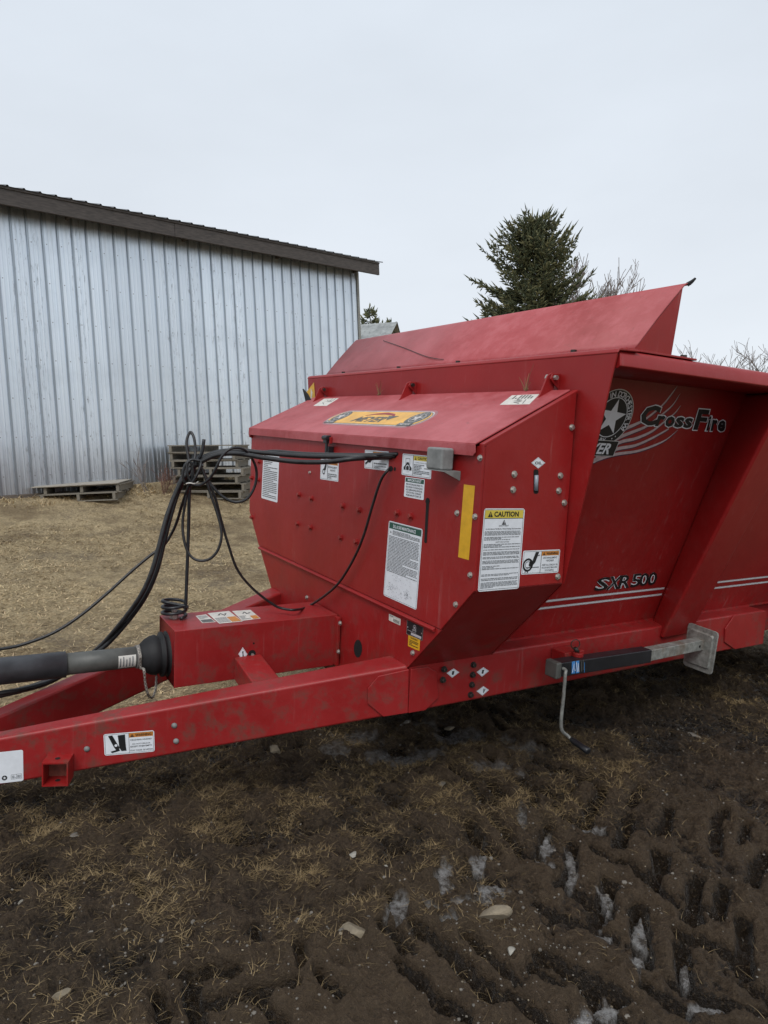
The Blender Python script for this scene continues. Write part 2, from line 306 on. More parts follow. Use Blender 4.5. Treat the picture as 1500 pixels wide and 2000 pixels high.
# ------------------------------------------------------------------ decals: flat vinyl laid on a panel, drawn in its own u, v square
_txt = {}
def text_shape(s, off=0.):
    k = (s, off)
    if k not in _txt:
        cu = bpy.data.curves.new('t', 'FONT'); cu.body = s; cu.resolution_u = 2; cu.offset = off
        ob = bpy.data.objects.new('t', cu); COL.objects.link(ob); bpy.context.view_layer.update()
        me = bpy.data.meshes.new_from_object(ob.evaluated_get(bpy.context.evaluated_depsgraph_get()))
        v = np.array([x.co[:2] for x in me.vertices]); f = [tuple(p.vertices) for p in me.polygons]
        bpy.data.objects.remove(ob); bpy.data.curves.remove(cu); bpy.data.meshes.remove(me); _txt[k] = (v, f)
    return _txt[k]
class Decal:
    def __init__(s, corners, n, lift=.0008):
        s.c = [np.asarray(c, float) for c in corners]; s.n = unit(n); s.mb = MB(); s.mats = []; s.lift = lift
        s.w = (np.linalg.norm(s.c[1] - s.c[0]) + np.linalg.norm(s.c[2] - s.c[3])) / 2; s.h = (np.linalg.norm(s.c[3] - s.c[0]) + np.linalg.norm(s.c[2] - s.c[1])) / 2
        nn = np.cross(s.c[1] - s.c[0], s.c[3] - s.c[0]); s.flip = (nn @ s.n) < 0
    def P(s, u, v, L): 
        a, b, c, d = s.c; return (a * (1 - u) + b * u) * (1 - v) + (d * (1 - u) + c * u) * v + s.n * (s.lift + L * .00045)
    def mi(s, m):
        if m not in s.mats: s.mats.append(m)
        return s.mats.index(m)
    def raw(s, uv, faces, m, L): s.mb.add([s.P(u, v, L) for u, v in uv], [tuple(reversed(f)) if s.flip else tuple(f) for f in faces], s.mi(m))
    def poly(s, uv, m, L=1): s.raw(uv, [tuple(range(len(uv)))], m, L); return s
    def rect(s, u0, v0, u1, v1, m, L=1): return s.poly([(u0, v0), (u1, v0), (u1, v1), (u0, v1)], m, L)
    def rrect(s, m, L=0, r=.06, inset=0.):
        q = r * min(s.w, s.h); a = inset; pts = []
        for cx, cy, t0 in ((s.w - a - q, a + q, -90), (s.w - a - q, s.h - a - q, 0), (a + q, s.h - a - q, 90), (a + q, a + q, 180)):
            for k in range(5): t = math.radians(t0 + k * 22.5); pts.append(((cx + q * math.cos(t)) / s.w, (cy + q * math.sin(t)) / s.h))
        return s.poly(pts, m, L)
    def frame(s, u0, v0, u1, v1, t, m, L=1):
        a = t / s.w; b = t / s.h
        s.rect(u0, v0, u1, v0 + b, m, L); s.rect(u0, v1 - b, u1, v1, m, L); s.rect(u0, v0 + b, u0 + a, v1 - b, m, L); return s.rect(u1 - a, v0 + b, u1, v1 - b, m, L)
    def text(s, t, u0, v0, u1, v1, m=None, L=3, shear=0., off=.012):
        v, f = text_shape(t, off); lo, hi = v.min(0), v.max(0); q = (v - lo) / (hi - lo); x = q[:, 0] + shear * (q[:, 1] - .5)
        s.raw([(u0 + (u1 - u0) * a, v1 - (v1 - v0) * b) for a, b in zip(x, q[:, 1])], f, m or INK, L); return s
    def para(s, u0, v0, u1, v1, n, seed=0, fill=.5, m=None, L=3):           # small print too fine to read
        r = random.Random(seed); dv = (v1 - v0) / n
        for i in range(n):
            u = u0; e = u1 if r.random() < .72 else u0 + (u1 - u0) * r.uniform(.3, .8)
            while u < e - .02:
                l = r.uniform(.03, .11); s.rect(u, v0 + i * dv + dv * .2, min(e, u + l), v0 + i * dv + dv * (.2 + fill), m or TXT, L); u += l + .012
        return s
    def ring(s, cu, cv, r0, r1, m, L=2, n=36, t0=0, t1=360):                  # radii in metres
        for k in range(n):
            a = math.radians(t0 + (t1 - t0) * k / n); b = math.radians(t0 + (t1 - t0) * (k + 1) / n)
            s.poly([(cu + r0 * math.cos(a) / s.w, cv + r0 * math.sin(a) / s.h), (cu + r1 * math.cos(a) / s.w, cv + r1 * math.sin(a) / s.h), (cu + r1 * math.cos(b) / s.w, cv + r1 * math.sin(b) / s.h), (cu + r0 * math.cos(b) / s.w, cv + r0 * math.sin(b) / s.h)], m, L)
        return s
    def disc(s, cu, cv, r, m, L=2, n=30): return s.poly([(cu + r * math.cos(k * 2 * math.pi / n) / s.w, cv + r * math.sin(k * 2 * math.pi / n) / s.h) for k in range(n)], m, L)
    def star(s, cu, cv, r, m, L=3, rot=-90):
        pts = [(cu + (r if k % 2 == 0 else r * .40) * math.cos(math.radians(rot + 36 * k)) / s.w, cv + (r if k % 2 == 0 else r * .40) * math.sin(math.radians(rot + 36 * k)) / s.h) for k in range(10)]
        c = (cu, cv)
        for k in range(10): s.poly([c, pts[k], pts[(k + 1) % 10]], m, L)
        return s
    def arctext(s, t, cu, cv, r, size, a0, a1, m, L=3):
        for k, ch in enumerate(t):
            if ch == ' ': continue
            a = math.radians(a0 + (a1 - a0) * (k + .5) / len(t)); v, f = text_shape(ch, .02); lo, hi = v.min(0), v.max(0)
            q = (v - (lo + hi) / 2) * size; q[:, 1] -= 0
            x = cu * s.w + r * math.sin(a) + q[:, 0] * math.cos(a) + q[:, 1] * math.sin(a)
            y = cv * s.h - r * math.cos(a) + q[:, 0] * math.sin(a) - q[:, 1] * math.cos(a)
            s.raw(list(zip(x / s.w, y / s.h)), f, m, L)
        return s
    def stroke(s, pts, wd, m, L=2):                                           # line of uv points with a width in metres at each
        P = [np.array((u * s.w, v * s.h)) for u, v in pts]; n = len(P); ws = wd if hasattr(wd, '__len__') else [wd] * n; A = []; B = []
        for i in range(n):
            t = P[min(i + 1, n - 1)] - P[max(i - 1, 0)]; t = t / np.linalg.norm(t); q = V(-t[1], t[0]) * ws[i] / 2; A.append(P[i] + q); B.append(P[i] - q)
        for i in range(n - 1): s.poly([tuple(p / (s.w, s.h)) for p in (A[i], A[i + 1], B[i + 1], B[i])], m, L)
        return s
    def tri(s, cu, cv, h, m=None, L=3, hole=None):                            # safety alert triangle, height in metres
        s.poly([(cu, cv - h / 2 / s.h), (cu + h * .55 / s.w, cv + h / 2 / s.h), (cu - h * .55 / s.w, cv + h / 2 / s.h)], m or INK, L)
        k = hole or WHITE; s.rect(cu - h * .06 / s.w, cv - h * .18 / s.h, cu + h * .06 / s.w, cv + h * .18 / s.h, k, L + 1); return s.rect(cu - h * .06 / s.w, cv + h * .26 / s.h, cu + h * .06 / s.w, cv + h * .38 / s.h, k, L + 1)
    def done(s, name, parent, label=None, base=None):
        o = s.mb.build(name, s.mats, parent, base=base); return tag(o, label)

# ================================================================== GROUND
def ground_mat():
    m, nt, b = newmat('mud and dry turf')
    at_l = N(nt, 'ShaderNodeAttribute', attribute_name='lawn').outputs['Fac']; at_t = N(nt, 'ShaderNodeAttribute', attribute_name='tuft').outputs['Fac']; at_i = N(nt, 'ShaderNodeAttribute', attribute_name='ice').outputs['Fac']
    n1 = noise(nt, s=5, detail=8, rough=.65); n2 = noise(nt, s=38, detail=6, rough=.7); n3 = noise(nt, s=1.1, detail=4); n4 = noise(nt, (1, .8, 1), 30, 5, .7); n5 = noise(nt, s=120, detail=4, rough=.7); n6 = noise(nt, s=75, detail=5, rough=.75)
    mud = mixc(nt, rng(nt, n1, .33, .68), (.031, .0200, .0120), (.086, .056, .033))
    mud = mixc(nt, rng(nt, n2, .45, .72, 0, .75), mud, (.135, .093, .056)); mud = mixc(nt, rng(nt, n5, .54, .72, 0, .6), mud, (.022, .016, .011)); mud = mixc(nt, rng(nt, n6, .60, .70, 0, .55), mud, (.19, .145, .095))
    mud = mixc(nt, rng(nt, n3, .5, .66, 0, .5), mud, (.026, .020, .016))
    str_ = mixc(nt, rng(nt, n2, .35, .68), (.42, .315, .175), (.80, .635, .385)); str_ = mixc(nt, rng(nt, n1, .38, .55, .5, 0), str_, (.20, .145, .085)); str_ = mixc(nt, rng(nt, n3, .5, .7, 0, .35), str_, (.50, .385, .245))
    at_r = N(nt, 'ShaderNodeAttribute', attribute_name='relief').outputs['Fac']; at_g = N(nt, 'ShaderNodeAttribute', attribute_name='groove').outputs['Fac']
    hi = math_(nt, 'ADD', rng(nt, at_r, .25, .80), rng(nt, n2, .35, .65, -.22, .22)); wet_shade = math_(nt, 'ADD', rng(nt, hi, .36, .12), math_(nt, 'MULTIPLY', at_g, .62)); wet_shade = math_(nt, 'MINIMUM', wet_shade, 1.)  # crevice shade painted as dark colour in low mud and grooves, also wet
    at_p = N(nt, 'ShaderNodeAttribute', attribute_name='packed').outputs['Fac']; mud = mixc(nt, rng(nt, hi, .45, .95, 0, .6), mud, (.122, .081, .047)); mud = mixc(nt, math_(nt, 'MULTIPLY', at_p, .55), mud, (.132, .090, .053)); mud = mixc(nt, math_(nt, 'MULTIPLY', wet_shade, .80), mud, (.018, .013, .009)); mud = mixc(nt, rng(nt, n6, .55, .64, 0, .75), mud, (.185, .130, .080)); mud = mixc(nt, math_(nt, 'MULTIPLY', rng(nt, n6, .45, .36, 0, .8), rng(nt, at_p, 0, 1, 1, .45)), mud, (.010, .0075, .005))
    n7 = noise(nt, (1, 1.6, 1), .75, 5, .6); str_ = mixc(nt, rng(nt, n7, .53, .64, 0, .62), str_, (.21, .145, .080)); str_ = mixc(nt, rng(nt, hi, .50, .05, 0, .65), str_, (.15, .106, .060))
    gf = math_(nt, 'MULTIPLY', at_t, rng(nt, n2, .4, .6, 0, .4))
    c = mixc(nt, gf, mud, (.085, .060, .034)); c = mixc(nt, at_l, c, str_)
    ice = mixc(nt, rng(nt, n4, .38, .66), (.17, .15, .13), (.54, .53, .52)); c = mixc(nt, math_(nt, 'MULTIPLY', at_i, rng(nt, n4, .32, .52, .35, 1.)), c, ice)
    nt.links.new(c, b.inputs['Base Color'])
    wet = rng(nt, math_(nt, 'SUBTRACT', hi, math_(nt, 'MULTIPLY', at_g, .5)), .05, .55, .20, .82)
    r_ = nt.nodes.new('ShaderNodeMix'); r_.data_type = 'FLOAT'; nt.links.new(at_l, r_.inputs[0]); nt.links.new(wet, r_.inputs[2]); r_.inputs[3].default_value = .95
    r2 = nt.nodes.new('ShaderNodeMix'); r2.data_type = 'FLOAT'; nt.links.new(at_i, r2.inputs[0]); nt.links.new(r_.outputs[0], r2.inputs[2]); r2.inputs[3].default_value = .12
    nt.links.new(r2.outputs[0], b.inputs['Roughness']); nt.links.new(rng(nt, wet_shade, .2, .9, .30, .75), b.inputs['Specular IOR Level'])
    h = math_(nt, 'ADD', math_(nt, 'MULTIPLY', n2, 1.), math_(nt, 'ADD', math_(nt, 'MULTIPLY', n5, .45), math_(nt, 'MULTIPLY', n6, .8))); bump(nt, b, h, 1., .05)
    return m
def make_ground():
    rr = [0.]; r = .35
    while r < 700:
        rr.append(r); r *= 1.02 if r < 1.3 else 1.0033 if r < 8.5 else 1.009 if r < 22 else 1.06
    rr = np.array(rr[1:])
    th = np.concatenate([np.linspace(-180, -44, 60, endpoint=False), np.linspace(-44, 44, 690, endpoint=False), np.linspace(44, 180, 60, endpoint=False)]); th = np.radians(th)
    nr, na = len(rr), len(th)
    x = (rr[:, None] * np.sin(th)[None]).ravel(); y = (rr[:, None] * np.cos(th)[None]).ravel()
    z, lm, tm, ic, rel, gmf = ground_h(x, y, True)
    x = np.append(x, 0); y = np.append(y, 0); z = np.append(z, base_h(np.zeros(1), np.zeros(1))); lm = np.append(lm, 0); tm = np.append(tm, 0); ic = np.append(ic, 0); rel = np.append(rel, 0); gmf = np.append(gmf, 0)
    i = np.arange(nr - 1)[:, None] * na; j = np.arange(na)[None]; j2 = (j + 1) % na
    f = np.stack([i + j, i + na + j, i + na + j2, i + j2], -1).reshape(-1)
    f = f.reshape(-1, 4)[:, ::-1].ravel()
    me = np_mesh('ground', np.stack([x, y, z], 1), f, 4, [ground_mat()])
    for nm, a in (('lawn', lm), ('tuft', tm), ('ice', ic), ('relief', np.clip(rel / .12 + .5, 0, 1)), ('groove', gmf), ('packed', sstep(-.25, .35, np.append(*[m_xy(x[:-1], y[:-1])[0], 0])))):  # 'ice' also holds the painted wet mud glints
        at_ = me.attributes.new(nm, 'FLOAT', 'POINT'); at_.data.foreach_set('value', a.astype(np.float32))
    o = bpy.data.objects.new('ground', me); COL.objects.link(o); tag(o, kind='structure')
make_ground()

def straw_mat(name, cols, rough=.8):
    m, nt, b = newmat(name); g = nt.nodes.new('ShaderNodeNewGeometry'); rp = nt.nodes.new('ShaderNodeValToRGB')
    cr = rp.color_ramp; cr.elements[0].color = (*cols[0], 1); cr.elements[1].color = (*cols[-1], 1)
    for k, c in enumerate(cols[1:-1]): e = cr.elements.new((k + 1) / (len(cols) - 1)); e.color = (*c, 1)
    nt.links.new(g.outputs['Random Per Island'], rp.inputs[0])
    n3 = noise(nt, s=1.3, detail=3); c = mixc(nt, rng(nt, n3, .40, .56, .30, 0), rp.outputs[0], tuple(.8 * v for v in cols[0]))
    nt.links.new(c, b.inputs['Base Color']); b.inputs['Roughness'].default_value = rough; b.inputs['Specular IOR Level'].default_value = .2; return m
STRAW = straw_mat('dead grass', [(.27, .19, .10), (.46, .345, .195), (.70, .53, .33), (.54, .41, .22), (.84, .69, .42)])
TUFT = straw_mat('muddy dead grass', [(.07, .048, .026), (.16, .112, .056), (.28, .20, .10), (.11, .078, .042), (.38, .28, .15), (.20, .145, .072)])
def blades(name, x, y, z, L, W, lie, mat, segs=2):
    n = len(x); a = RNG.uniform(0, 2 * np.pi, n); dx, dy = np.cos(a), np.sin(a); px, py = -dy, dx; rows = []
    cur = RNG.normal(0, .35, n)
    for k in range(segs + 1):
        t = k / segs; ang = lie * (1 - .45 * t)                                 # rises, then arches over
        hh = np.sin(ang) * L * t; ho = np.cos(ang) * L * t
        ox = dx * ho + px * cur * L * t * t; oy = dy * ho + py * cur * L * t * t; wv = W * (1 - .85 * t)
        for s_ in (-1, 1): rows.append(np.stack([x + ox + px * wv * s_, y + oy + py * wv * s_, z + hh - .004], 1))
    v = np.stack(rows, 1).reshape(-1, 3); m = 2 * (segs + 1); base = (np.arange(n) * m)[:, None]
    f = np.concatenate([base + np.array([2 * k, 2 * k + 1, 2 * k + 3, 2 * k + 2])[None] for k in range(segs)], 1).ravel()
    me = np_mesh(name, v, f, 4, [mat]); o = bpy.data.objects.new(name, me); COL.objects.link(o); return o
def scatter(n, rmin, rmax, half=40, power=1.):
    th = np.radians(RNG.uniform(-half, half, n)); r = (rmin ** power + RNG.uniform(0, 1, n) * (rmax ** power - rmin ** power)) ** (1 / power)
    return r * np.sin(th), r * np.cos(th)
def make_grass():
    x, y = scatter(330000, 2.6, 17, 38, .8); lm = lawn_mask(x, y); dw = (x - BARN0[0]) * BN[0] + (y - BARN0[1]) * BN[1]
    cl = fbm(x, y, 1.3, 4, 61); keep = (RNG.uniform(0, 1, len(x)) < lm * np.clip(.62 + 2.0 * cl, .06, 1)) & (dw > .05)
    x, y, cl = x[keep], y[keep], cl[keep]; z, _, _, _ = ground_h(x, y); r = np.hypot(x, y); n = len(x); dw = dw[keep]
    tall = 1 - sstep(.3, 1.1, dw)
    o = blades('dry_grass', x, y, z, RNG.uniform(.03, .095, n) * (1 + .9 * tall * RNG.uniform(0, 1, n)), np.maximum(.0022, r * .00050), RNG.uniform(.05, .55, n) * (1 + 1.1 * tall), STRAW)
    tag(o, 'flattened straw coloured dead grass covering the lawn in front of the metal barn', 'grass', kind='stuff')
    x, y = scatter(620000, 1.5, 7.5, 38, 1.25); tm = tuft_mask(x, y); lm = lawn_mask(x, y)
    cl = fbm(x, y, 8, 3, 91); c2 = fbm(x, y, 21, 2, 92); tm2 = np.clip(tm + .10, 0, 1); p = (np.clip(tm2 * np.clip(.02 + 3.4 * cl + 2.2 * c2, 0, 1), 0, 1) + .006 + .07 * tm) * (1 - lm) * (1 - .8 * sstep(-.2, .4, m_xy(x, y)[0] + .3 * cl))
    keep = RNG.uniform(0, 1, len(x)) < p * .9; x, y = x[keep], y[keep]; z, _, _, ic = ground_h(x, y); k2 = ic < .3; x, y, z = x[k2], y[k2], z[k2]; n = len(x); r = np.hypot(x, y)
    o = blades('muddy_grass', x, y, z, RNG.uniform(.018, .065, n), np.maximum(.0012, r * .00042), RNG.uniform(.08, .9, n), TUFT)
    tag(o, 'trampled brown dead grass tufts in the wet mud of the foreground', 'grass', kind='stuff')
make_grass()

# stones
def rock_mesh(name, sx, sy, sz, seed, mat):
    import bmesh
    bm = bmesh.new(); bmesh.ops.create_icosphere(bm, subdivisions=3, radius=1); r = random.Random(seed)
    pl = [(unit(V(r.gauss(0, 1), r.gauss(0, 1), r.gauss(0, .8))), r.uniform(.42, .82)) for _ in range(15)]
    for v in bm.verts:
        p = np.array(v.co)
        for n, d in pl:
            e = p @ n - d
            if e > 0: p = p - n * e
        v.co = Vector(p * (sx, sy, sz))
    me = bpy.data.meshes.new(name); bm.to_mesh(me); bm.free(); me.materials.append(mat); me.polygons.foreach_set('use_smooth', [False] * len(me.polygons)); return me
STONE = plain('pale field stone', (.20, .165, .115), .8, 0, .45, 14, .004); STONED = plain('muddy grey stone', (.14, .125, .105), .8, 0, .45, 18, .004); STONEW = plain('whitish pebble', (.26, .245, .21), .75, 0, .4, 25, .002)
def rock(p, wpx, asp, rot, mat, label, seed, hz=.45, sink=.35):
    q = gpt(p); dd = np.linalg.norm(q - CAM); s_ = wpx / 2 / F * dd; z, _, _, _ = ground_h(q[:1].copy(), q[1:2].copy())
    o = bpy.data.objects.new('rock', rock_mesh('rock', s_, s_ * asp, s_ * hz, seed, mat)); COL.objects.link(o)
    o.location = (q[0], q[1], z[0] + s_ * hz * (1 - 2 * sink)); o.rotation_euler = (RNG.normal(0, .1), RNG.normal(0, .1), rot); return tag(o, label, 'rock', 'stones lying in the mud')
ROCKS = [((700, 1822), 64, .42, -.35, STONE, 'long pale slab of stone half buried in bare mud between grass tufts and frozen ruts'), ((962, 1812), 70, .36, .12, STONE, 'elongated tan stone lying just below the white ice patches'),
 ((880, 1424), 25, .8, .1, STONE, 'pale tan stone on wet mud just under the red frame rail'), ((537, 1466), 46, .55, -.9, STONE, 'broad pale stone sunk in muddy grass below the tongue beam'),
 ((998, 1866), 20, 1.4, 0, STONEW, 'upright whitish stone in mud below the elongated tan stone'), ((796, 1433), 19, .8, .5, STONED, 'grey brown rounded stone left of the pale tan stone under the frame'),
 ((860, 1531), 28, .8, .2, STONED, 'brown muddy lump of stone in mid mud above the tyre lug prints'), ((690, 1683), 20, .7, .4, STONEW, 'whitish round pebble beside brown tufts in the middle of the mud'),
 ((44, 1761), 16, .6, .3, STONEW, 'small whitish stone at the far left edge among brown tufts'), ((118, 1952), 44, .35, .3, STONE, 'flat tan stone at the bottom left corner of the mud'),
 ((147, 1643), 20, .9, .2, STONED, 'dark grey stone among grass tufts below the jack tube socket'), ((1355, 1437), 26, .5, -.1, STONED, 'muddy stone in the deep shade under the machine'),
 ((754, 1702), 14, .9, .2, STONEW, 'small pale stone just above the leftmost ice patch'), ((1170, 1423), 10, .7, .5, STONEW, 'tiny white pebble beside the crank handle grip')]
for k, a in enumerate(ROCKS): rock(*a, seed=20 + k)
def make_gravel():
    mb = MB(); x, y = scatter(11000, 1.7, 6.5, 36, 1.2); mx_, my_ = m_xy(x, y); cl = fbm(x, y, 2.2, 3, 14)
    k = (RNG.uniform(0, 1, len(x)) < np.clip(.18 + 1.6 * cl + .42 * sstep(-.4, .6, mx_), .02, 1)) & (lawn_mask(x, y) < .3); x, y = x[k], y[k]; z, _, _, _ = ground_h(x, y)
    ico = [V(0, 0, 1)] + [V(.9 * math.cos(a), .9 * math.sin(a), .35) for a in np.radians([0, 72, 144, 216, 288])] + [V(.9 * math.cos(a), .9 * math.sin(a), -.4) for a in np.radians([36, 108, 180, 252, 324])]
    fs = [(0, i + 1, (i + 1) % 5 + 1) for i in range(5)] + [(i + 1, i + 6, (i + 1) % 5 + 1) for i in range(5)] + [((i + 1) % 5 + 1, i + 6, (i + 1) % 5 + 6) for i in range(5)]
    for a, b, c in zip(x, y, z):
        s_ = min(.011, .0020 + RNG.exponential(.0020)); ax = RNG.uniform(.6, 1.3, 3) * s_; t = RNG.uniform(0, 6.3); ct, st = math.cos(t), math.sin(t)
        mb.add([(a + p[0] * ax[0] * ct - p[1] * ax[1] * st, b + p[0] * ax[0] * st + p[1] * ax[1] * ct, c + p[2] * ax[2] * .7) for p in ico], fs, int(RNG.integers(0, 9) == 0) * 2)
    o = mb.build('gravel', [STONED, STONED, STONE]); tag(o, 'loose gravel and pebbles pressed into the mud', 'gravel', kind='stuff')
make_gravel()

# ================================================================== BARN
WOOD = plain('weathered grey wood', (.115, .095, .080), .85, 0, .5, 7, .002, (1.2, 9, 9)); WOODP = plain('weathered pallet wood', (.175, .158, .13), .85, 0, .45, 8, .002, (2, 9, 9)); WOODB = plain('pale plywood', (.33, .30, .255), .8, 0, .25, 6, .001)
WOODF = plain('dark weathered fascia board', (.066, .058, .054), .85, 0, .5, 7, .002, (1.2, 9, 9)); CONC = plain('old concrete', (.23, .215, .19), .9, 0, .3, 9, .003)
def wall_mat(name, low=False):
    m, nt, b = newmat(name); tc = nt.nodes.new('ShaderNodeTexCoord'); sp = nt.nodes.new('ShaderNodeSeparateXYZ'); nt.links.new(tc.outputs['Object'], sp.inputs[0])
    pn = math_(nt, 'FLOOR', math_(nt, 'DIVIDE', sp.outputs[0], .9144)); wn = nt.nodes.new('ShaderNodeTexWhiteNoise'); wn.noise_dimensions = '1D'; nt.links.new(pn, wn.inputs['W'])
    pm = math_(nt, 'FLOOR', math_(nt, 'DIVIDE', math_(nt, 'ADD', sp.outputs[0], .04), .2286)); wm = nt.nodes.new('ShaderNodeTexWhiteNoise'); wm.noise_dimensions = '1D'; nt.links.new(pm, wm.inputs['W'])
    st = noise(nt, (45, 1, .8), 1, 6, .7); fl = noise(nt, (30, 1, 4.5), 1, 6, .75); big = noise(nt, s=1.3, detail=4)
    c = mixc(nt, rng(nt, st, .3, .72), (.66, .735, .81), (.86, .915, .965))
    fr_ = math_(nt, 'FRACT', math_(nt, 'DIVIDE', math_(nt, 'ADD', sp.outputs[0], 8.0), .2286)); rb = math_(nt, 'MULTIPLY', rng(nt, fr_, .0, .04), rng(nt, fr_, .24, .17)); c = mixc(nt, math_(nt, 'MULTIPLY', rb, rng(nt, st, .35, .6, .5, .95)), c, (.22, .25, .28))  # rib-side shading painted as a streaky dark tint along each rib
    c = mixc(nt, rng(nt, wn.outputs[0], 0, 1, 0, .30), c, (.46, .50, .545))
    c = mixc(nt, math_(nt, 'MULTIPLY', rng(nt, wm.outputs[0], .70, .76, .10, 1), rng(nt, fl, .54, .64, 0, .65)), c, (.26, .28, .30))
    zz_ = math_(nt, 'FRACT', math_(nt, 'DIVIDE', math_(nt, 'ADD', sp.outputs[2], .2), .61)); fx_ = math_(nt, 'FRACT', math_(nt, 'DIVIDE', math_(nt, 'ADD', sp.outputs[0], 7.93), .2286)); sc_ = math_(nt, 'MULTIPLY', math_(nt, 'LESS_THAN', zz_, .028), math_(nt, 'LESS_THAN', fx_, .07)); c = mixc(nt, math_(nt, 'MULTIPLY', sc_, .7), c, (.16, .15, .15))
    c = mixc(nt, rng(nt, big, .52, .7, 0, .22), c, (.40, .44, .48))
    if low: c = mixc(nt, rng(nt, sp.outputs[2], .1, 1.0, .55, .0), c, (.26, .25, .26)); c = mixc(nt, rng(nt, fl, .52, .66, 0, .25), c, (.20, .195, .20))  # ground reflection painted as darkening towards the bottom; random stains over it
    nt.links.new(c, b.inputs['Base Color']); b.inputs['Metallic'].default_value = .88; nt.links.new(rng(nt, st, .3, .7, .26, .44), b.inputs['Roughness']); return m
ROOFM = plain('dull metal roofing', (.16, .16, .165), .5, .6, .4, 6)
def make_barn():
    rt = empty('barn', 'long metal sided pole barn with dark weathered wooden fascia under its roof edge', 'barn')
    A = math.atan2(BDIR[1], BDIR[0]); z0 = 1.13; rt.location = (BARN0[0], BARN0[1], z0); rt.rotation_euler = (0, 0, A)
    x0, x1, D = -8.0, 7.52, 9.0; H = EAVE - z0                                    # local: x along the wall, -y to the camera, z up
    prof = []; nb = int((x1 - x0) / .2286)
    for k in range(nb + 1):
        a = x0 + k * .2286
        for dx, dy in ((0, 0), (.012, -.027), (.030, -.027), (.042, 0), (.082, 0), (.088, -.004), (.100, -.004), (.106, 0), (.148, 0), (.154, -.004), (.166, -.004), (.172, 0)):
            if a + dx < x1: prof.append((a + dx, dy))
    prof.append((x1, 0))
    def sheet(za, zb, dy, nm, mt):
        mb = MB(); n = len(prof); mb.add([(x, y + dy, za) for x, y in prof] + [(x, y + dy, zb) for x, y in prof], [(i, i + 1, n + i + 1, n + i) for i in range(n - 1)]); return mb.build(nm, mt, rt)
    sheet(1.12, H + .1, 0, 'wall_sheeting', wall_mat('galvanised wall sheet')); sheet(.12, 1.16, .003, 'lower_sheeting', wall_mat('stained galvanised sheet with painted ground reflection', True))
    mb = MB(); mb.box((x0, .06, -.1), (x1, .10, H)); mb.build('wall_frame', WOODF, rt)
    mb = MB(); mb.box((x1 - .035, -.028, .1), (x1 + .028, -.020, H + .05)); mb.box((x1 + .020, -.020, .1), (x1 + .028, D, H + .05)); mb.build('corner_trim', GALV, rt)
    mb = MB(); mb.box((x1 - .02, .03, .1), (x1 + .015, D, H)); mb.box((x0, D - .03, 0), (x1 - .03, D, H)); mb.box((x0, .1, 0), (x0 + .03, D - .03, H)); mb.build('end_wall', ROOFM, rt)
    mb = MB(); mb.box((x0, -.02, -.35), (x1 + .02, .055, .135)); mb.build('skirt_board', WOOD, rt, bevel=.004)
    fy = -.34
    for a, b in ((x0 - .3, 3.02), (3.026, x1 + .33)):
        mb = MB(); mb.box((a, fy - .045, H - .04), (b, fy, H + .190)); mb.build('fascia_board', WOODF, rt, bevel=.006)
    mb = MB(); mb.box((x0 - .3, fy - .06, H + .191), (x1 + .33, fy + .02, H + .225)); mb.build('drip_board', WOODF, rt, bevel=.003)
    for k, x in enumerate(np.arange(x1 - .1, x0, -2.03)):
        mb = MB(); mb.box((x - .02, fy, H + .02), (x + .02, .05, H + .16)); mb.build('lookout', WOODF, rt)
    # ribbed roof on a shallow pitch
    mb = MB(); px = []; a = x0 - .34
    while a < x1 + .38:
        for dx, dz in ((0, 0), (.012, .02), (.032, .02), (.044, 0)): px.append((a + dx, dz))
        a += .2286
    px.append((x1 + .39, 0)); n = len(px); ymid = D / 2; rise = .30 * (ymid + .42)
    for (ya, za), (yb, zb) in (((fy - .08, H + .228), (ymid, H + .228 + rise)), ((ymid, H + .228 + rise), (D + .4, H + .228))):
        mb.add([(x, ya, za + z) for x, z in px] + [(x, yb, zb + z) for x, z in px], [(i, i + 1, n + i + 1, n + i) for i in range(n - 1)])
    mb.build('roof', ROOFM, rt)
    mb = MB(); mb.prism([(x1, .05, H - .1), (x1, D, H - .1), (x1, ymid, H + rise + .1)], (.012, 0, 0)); mb.build('gable', ROOFM, rt)
make_barn()

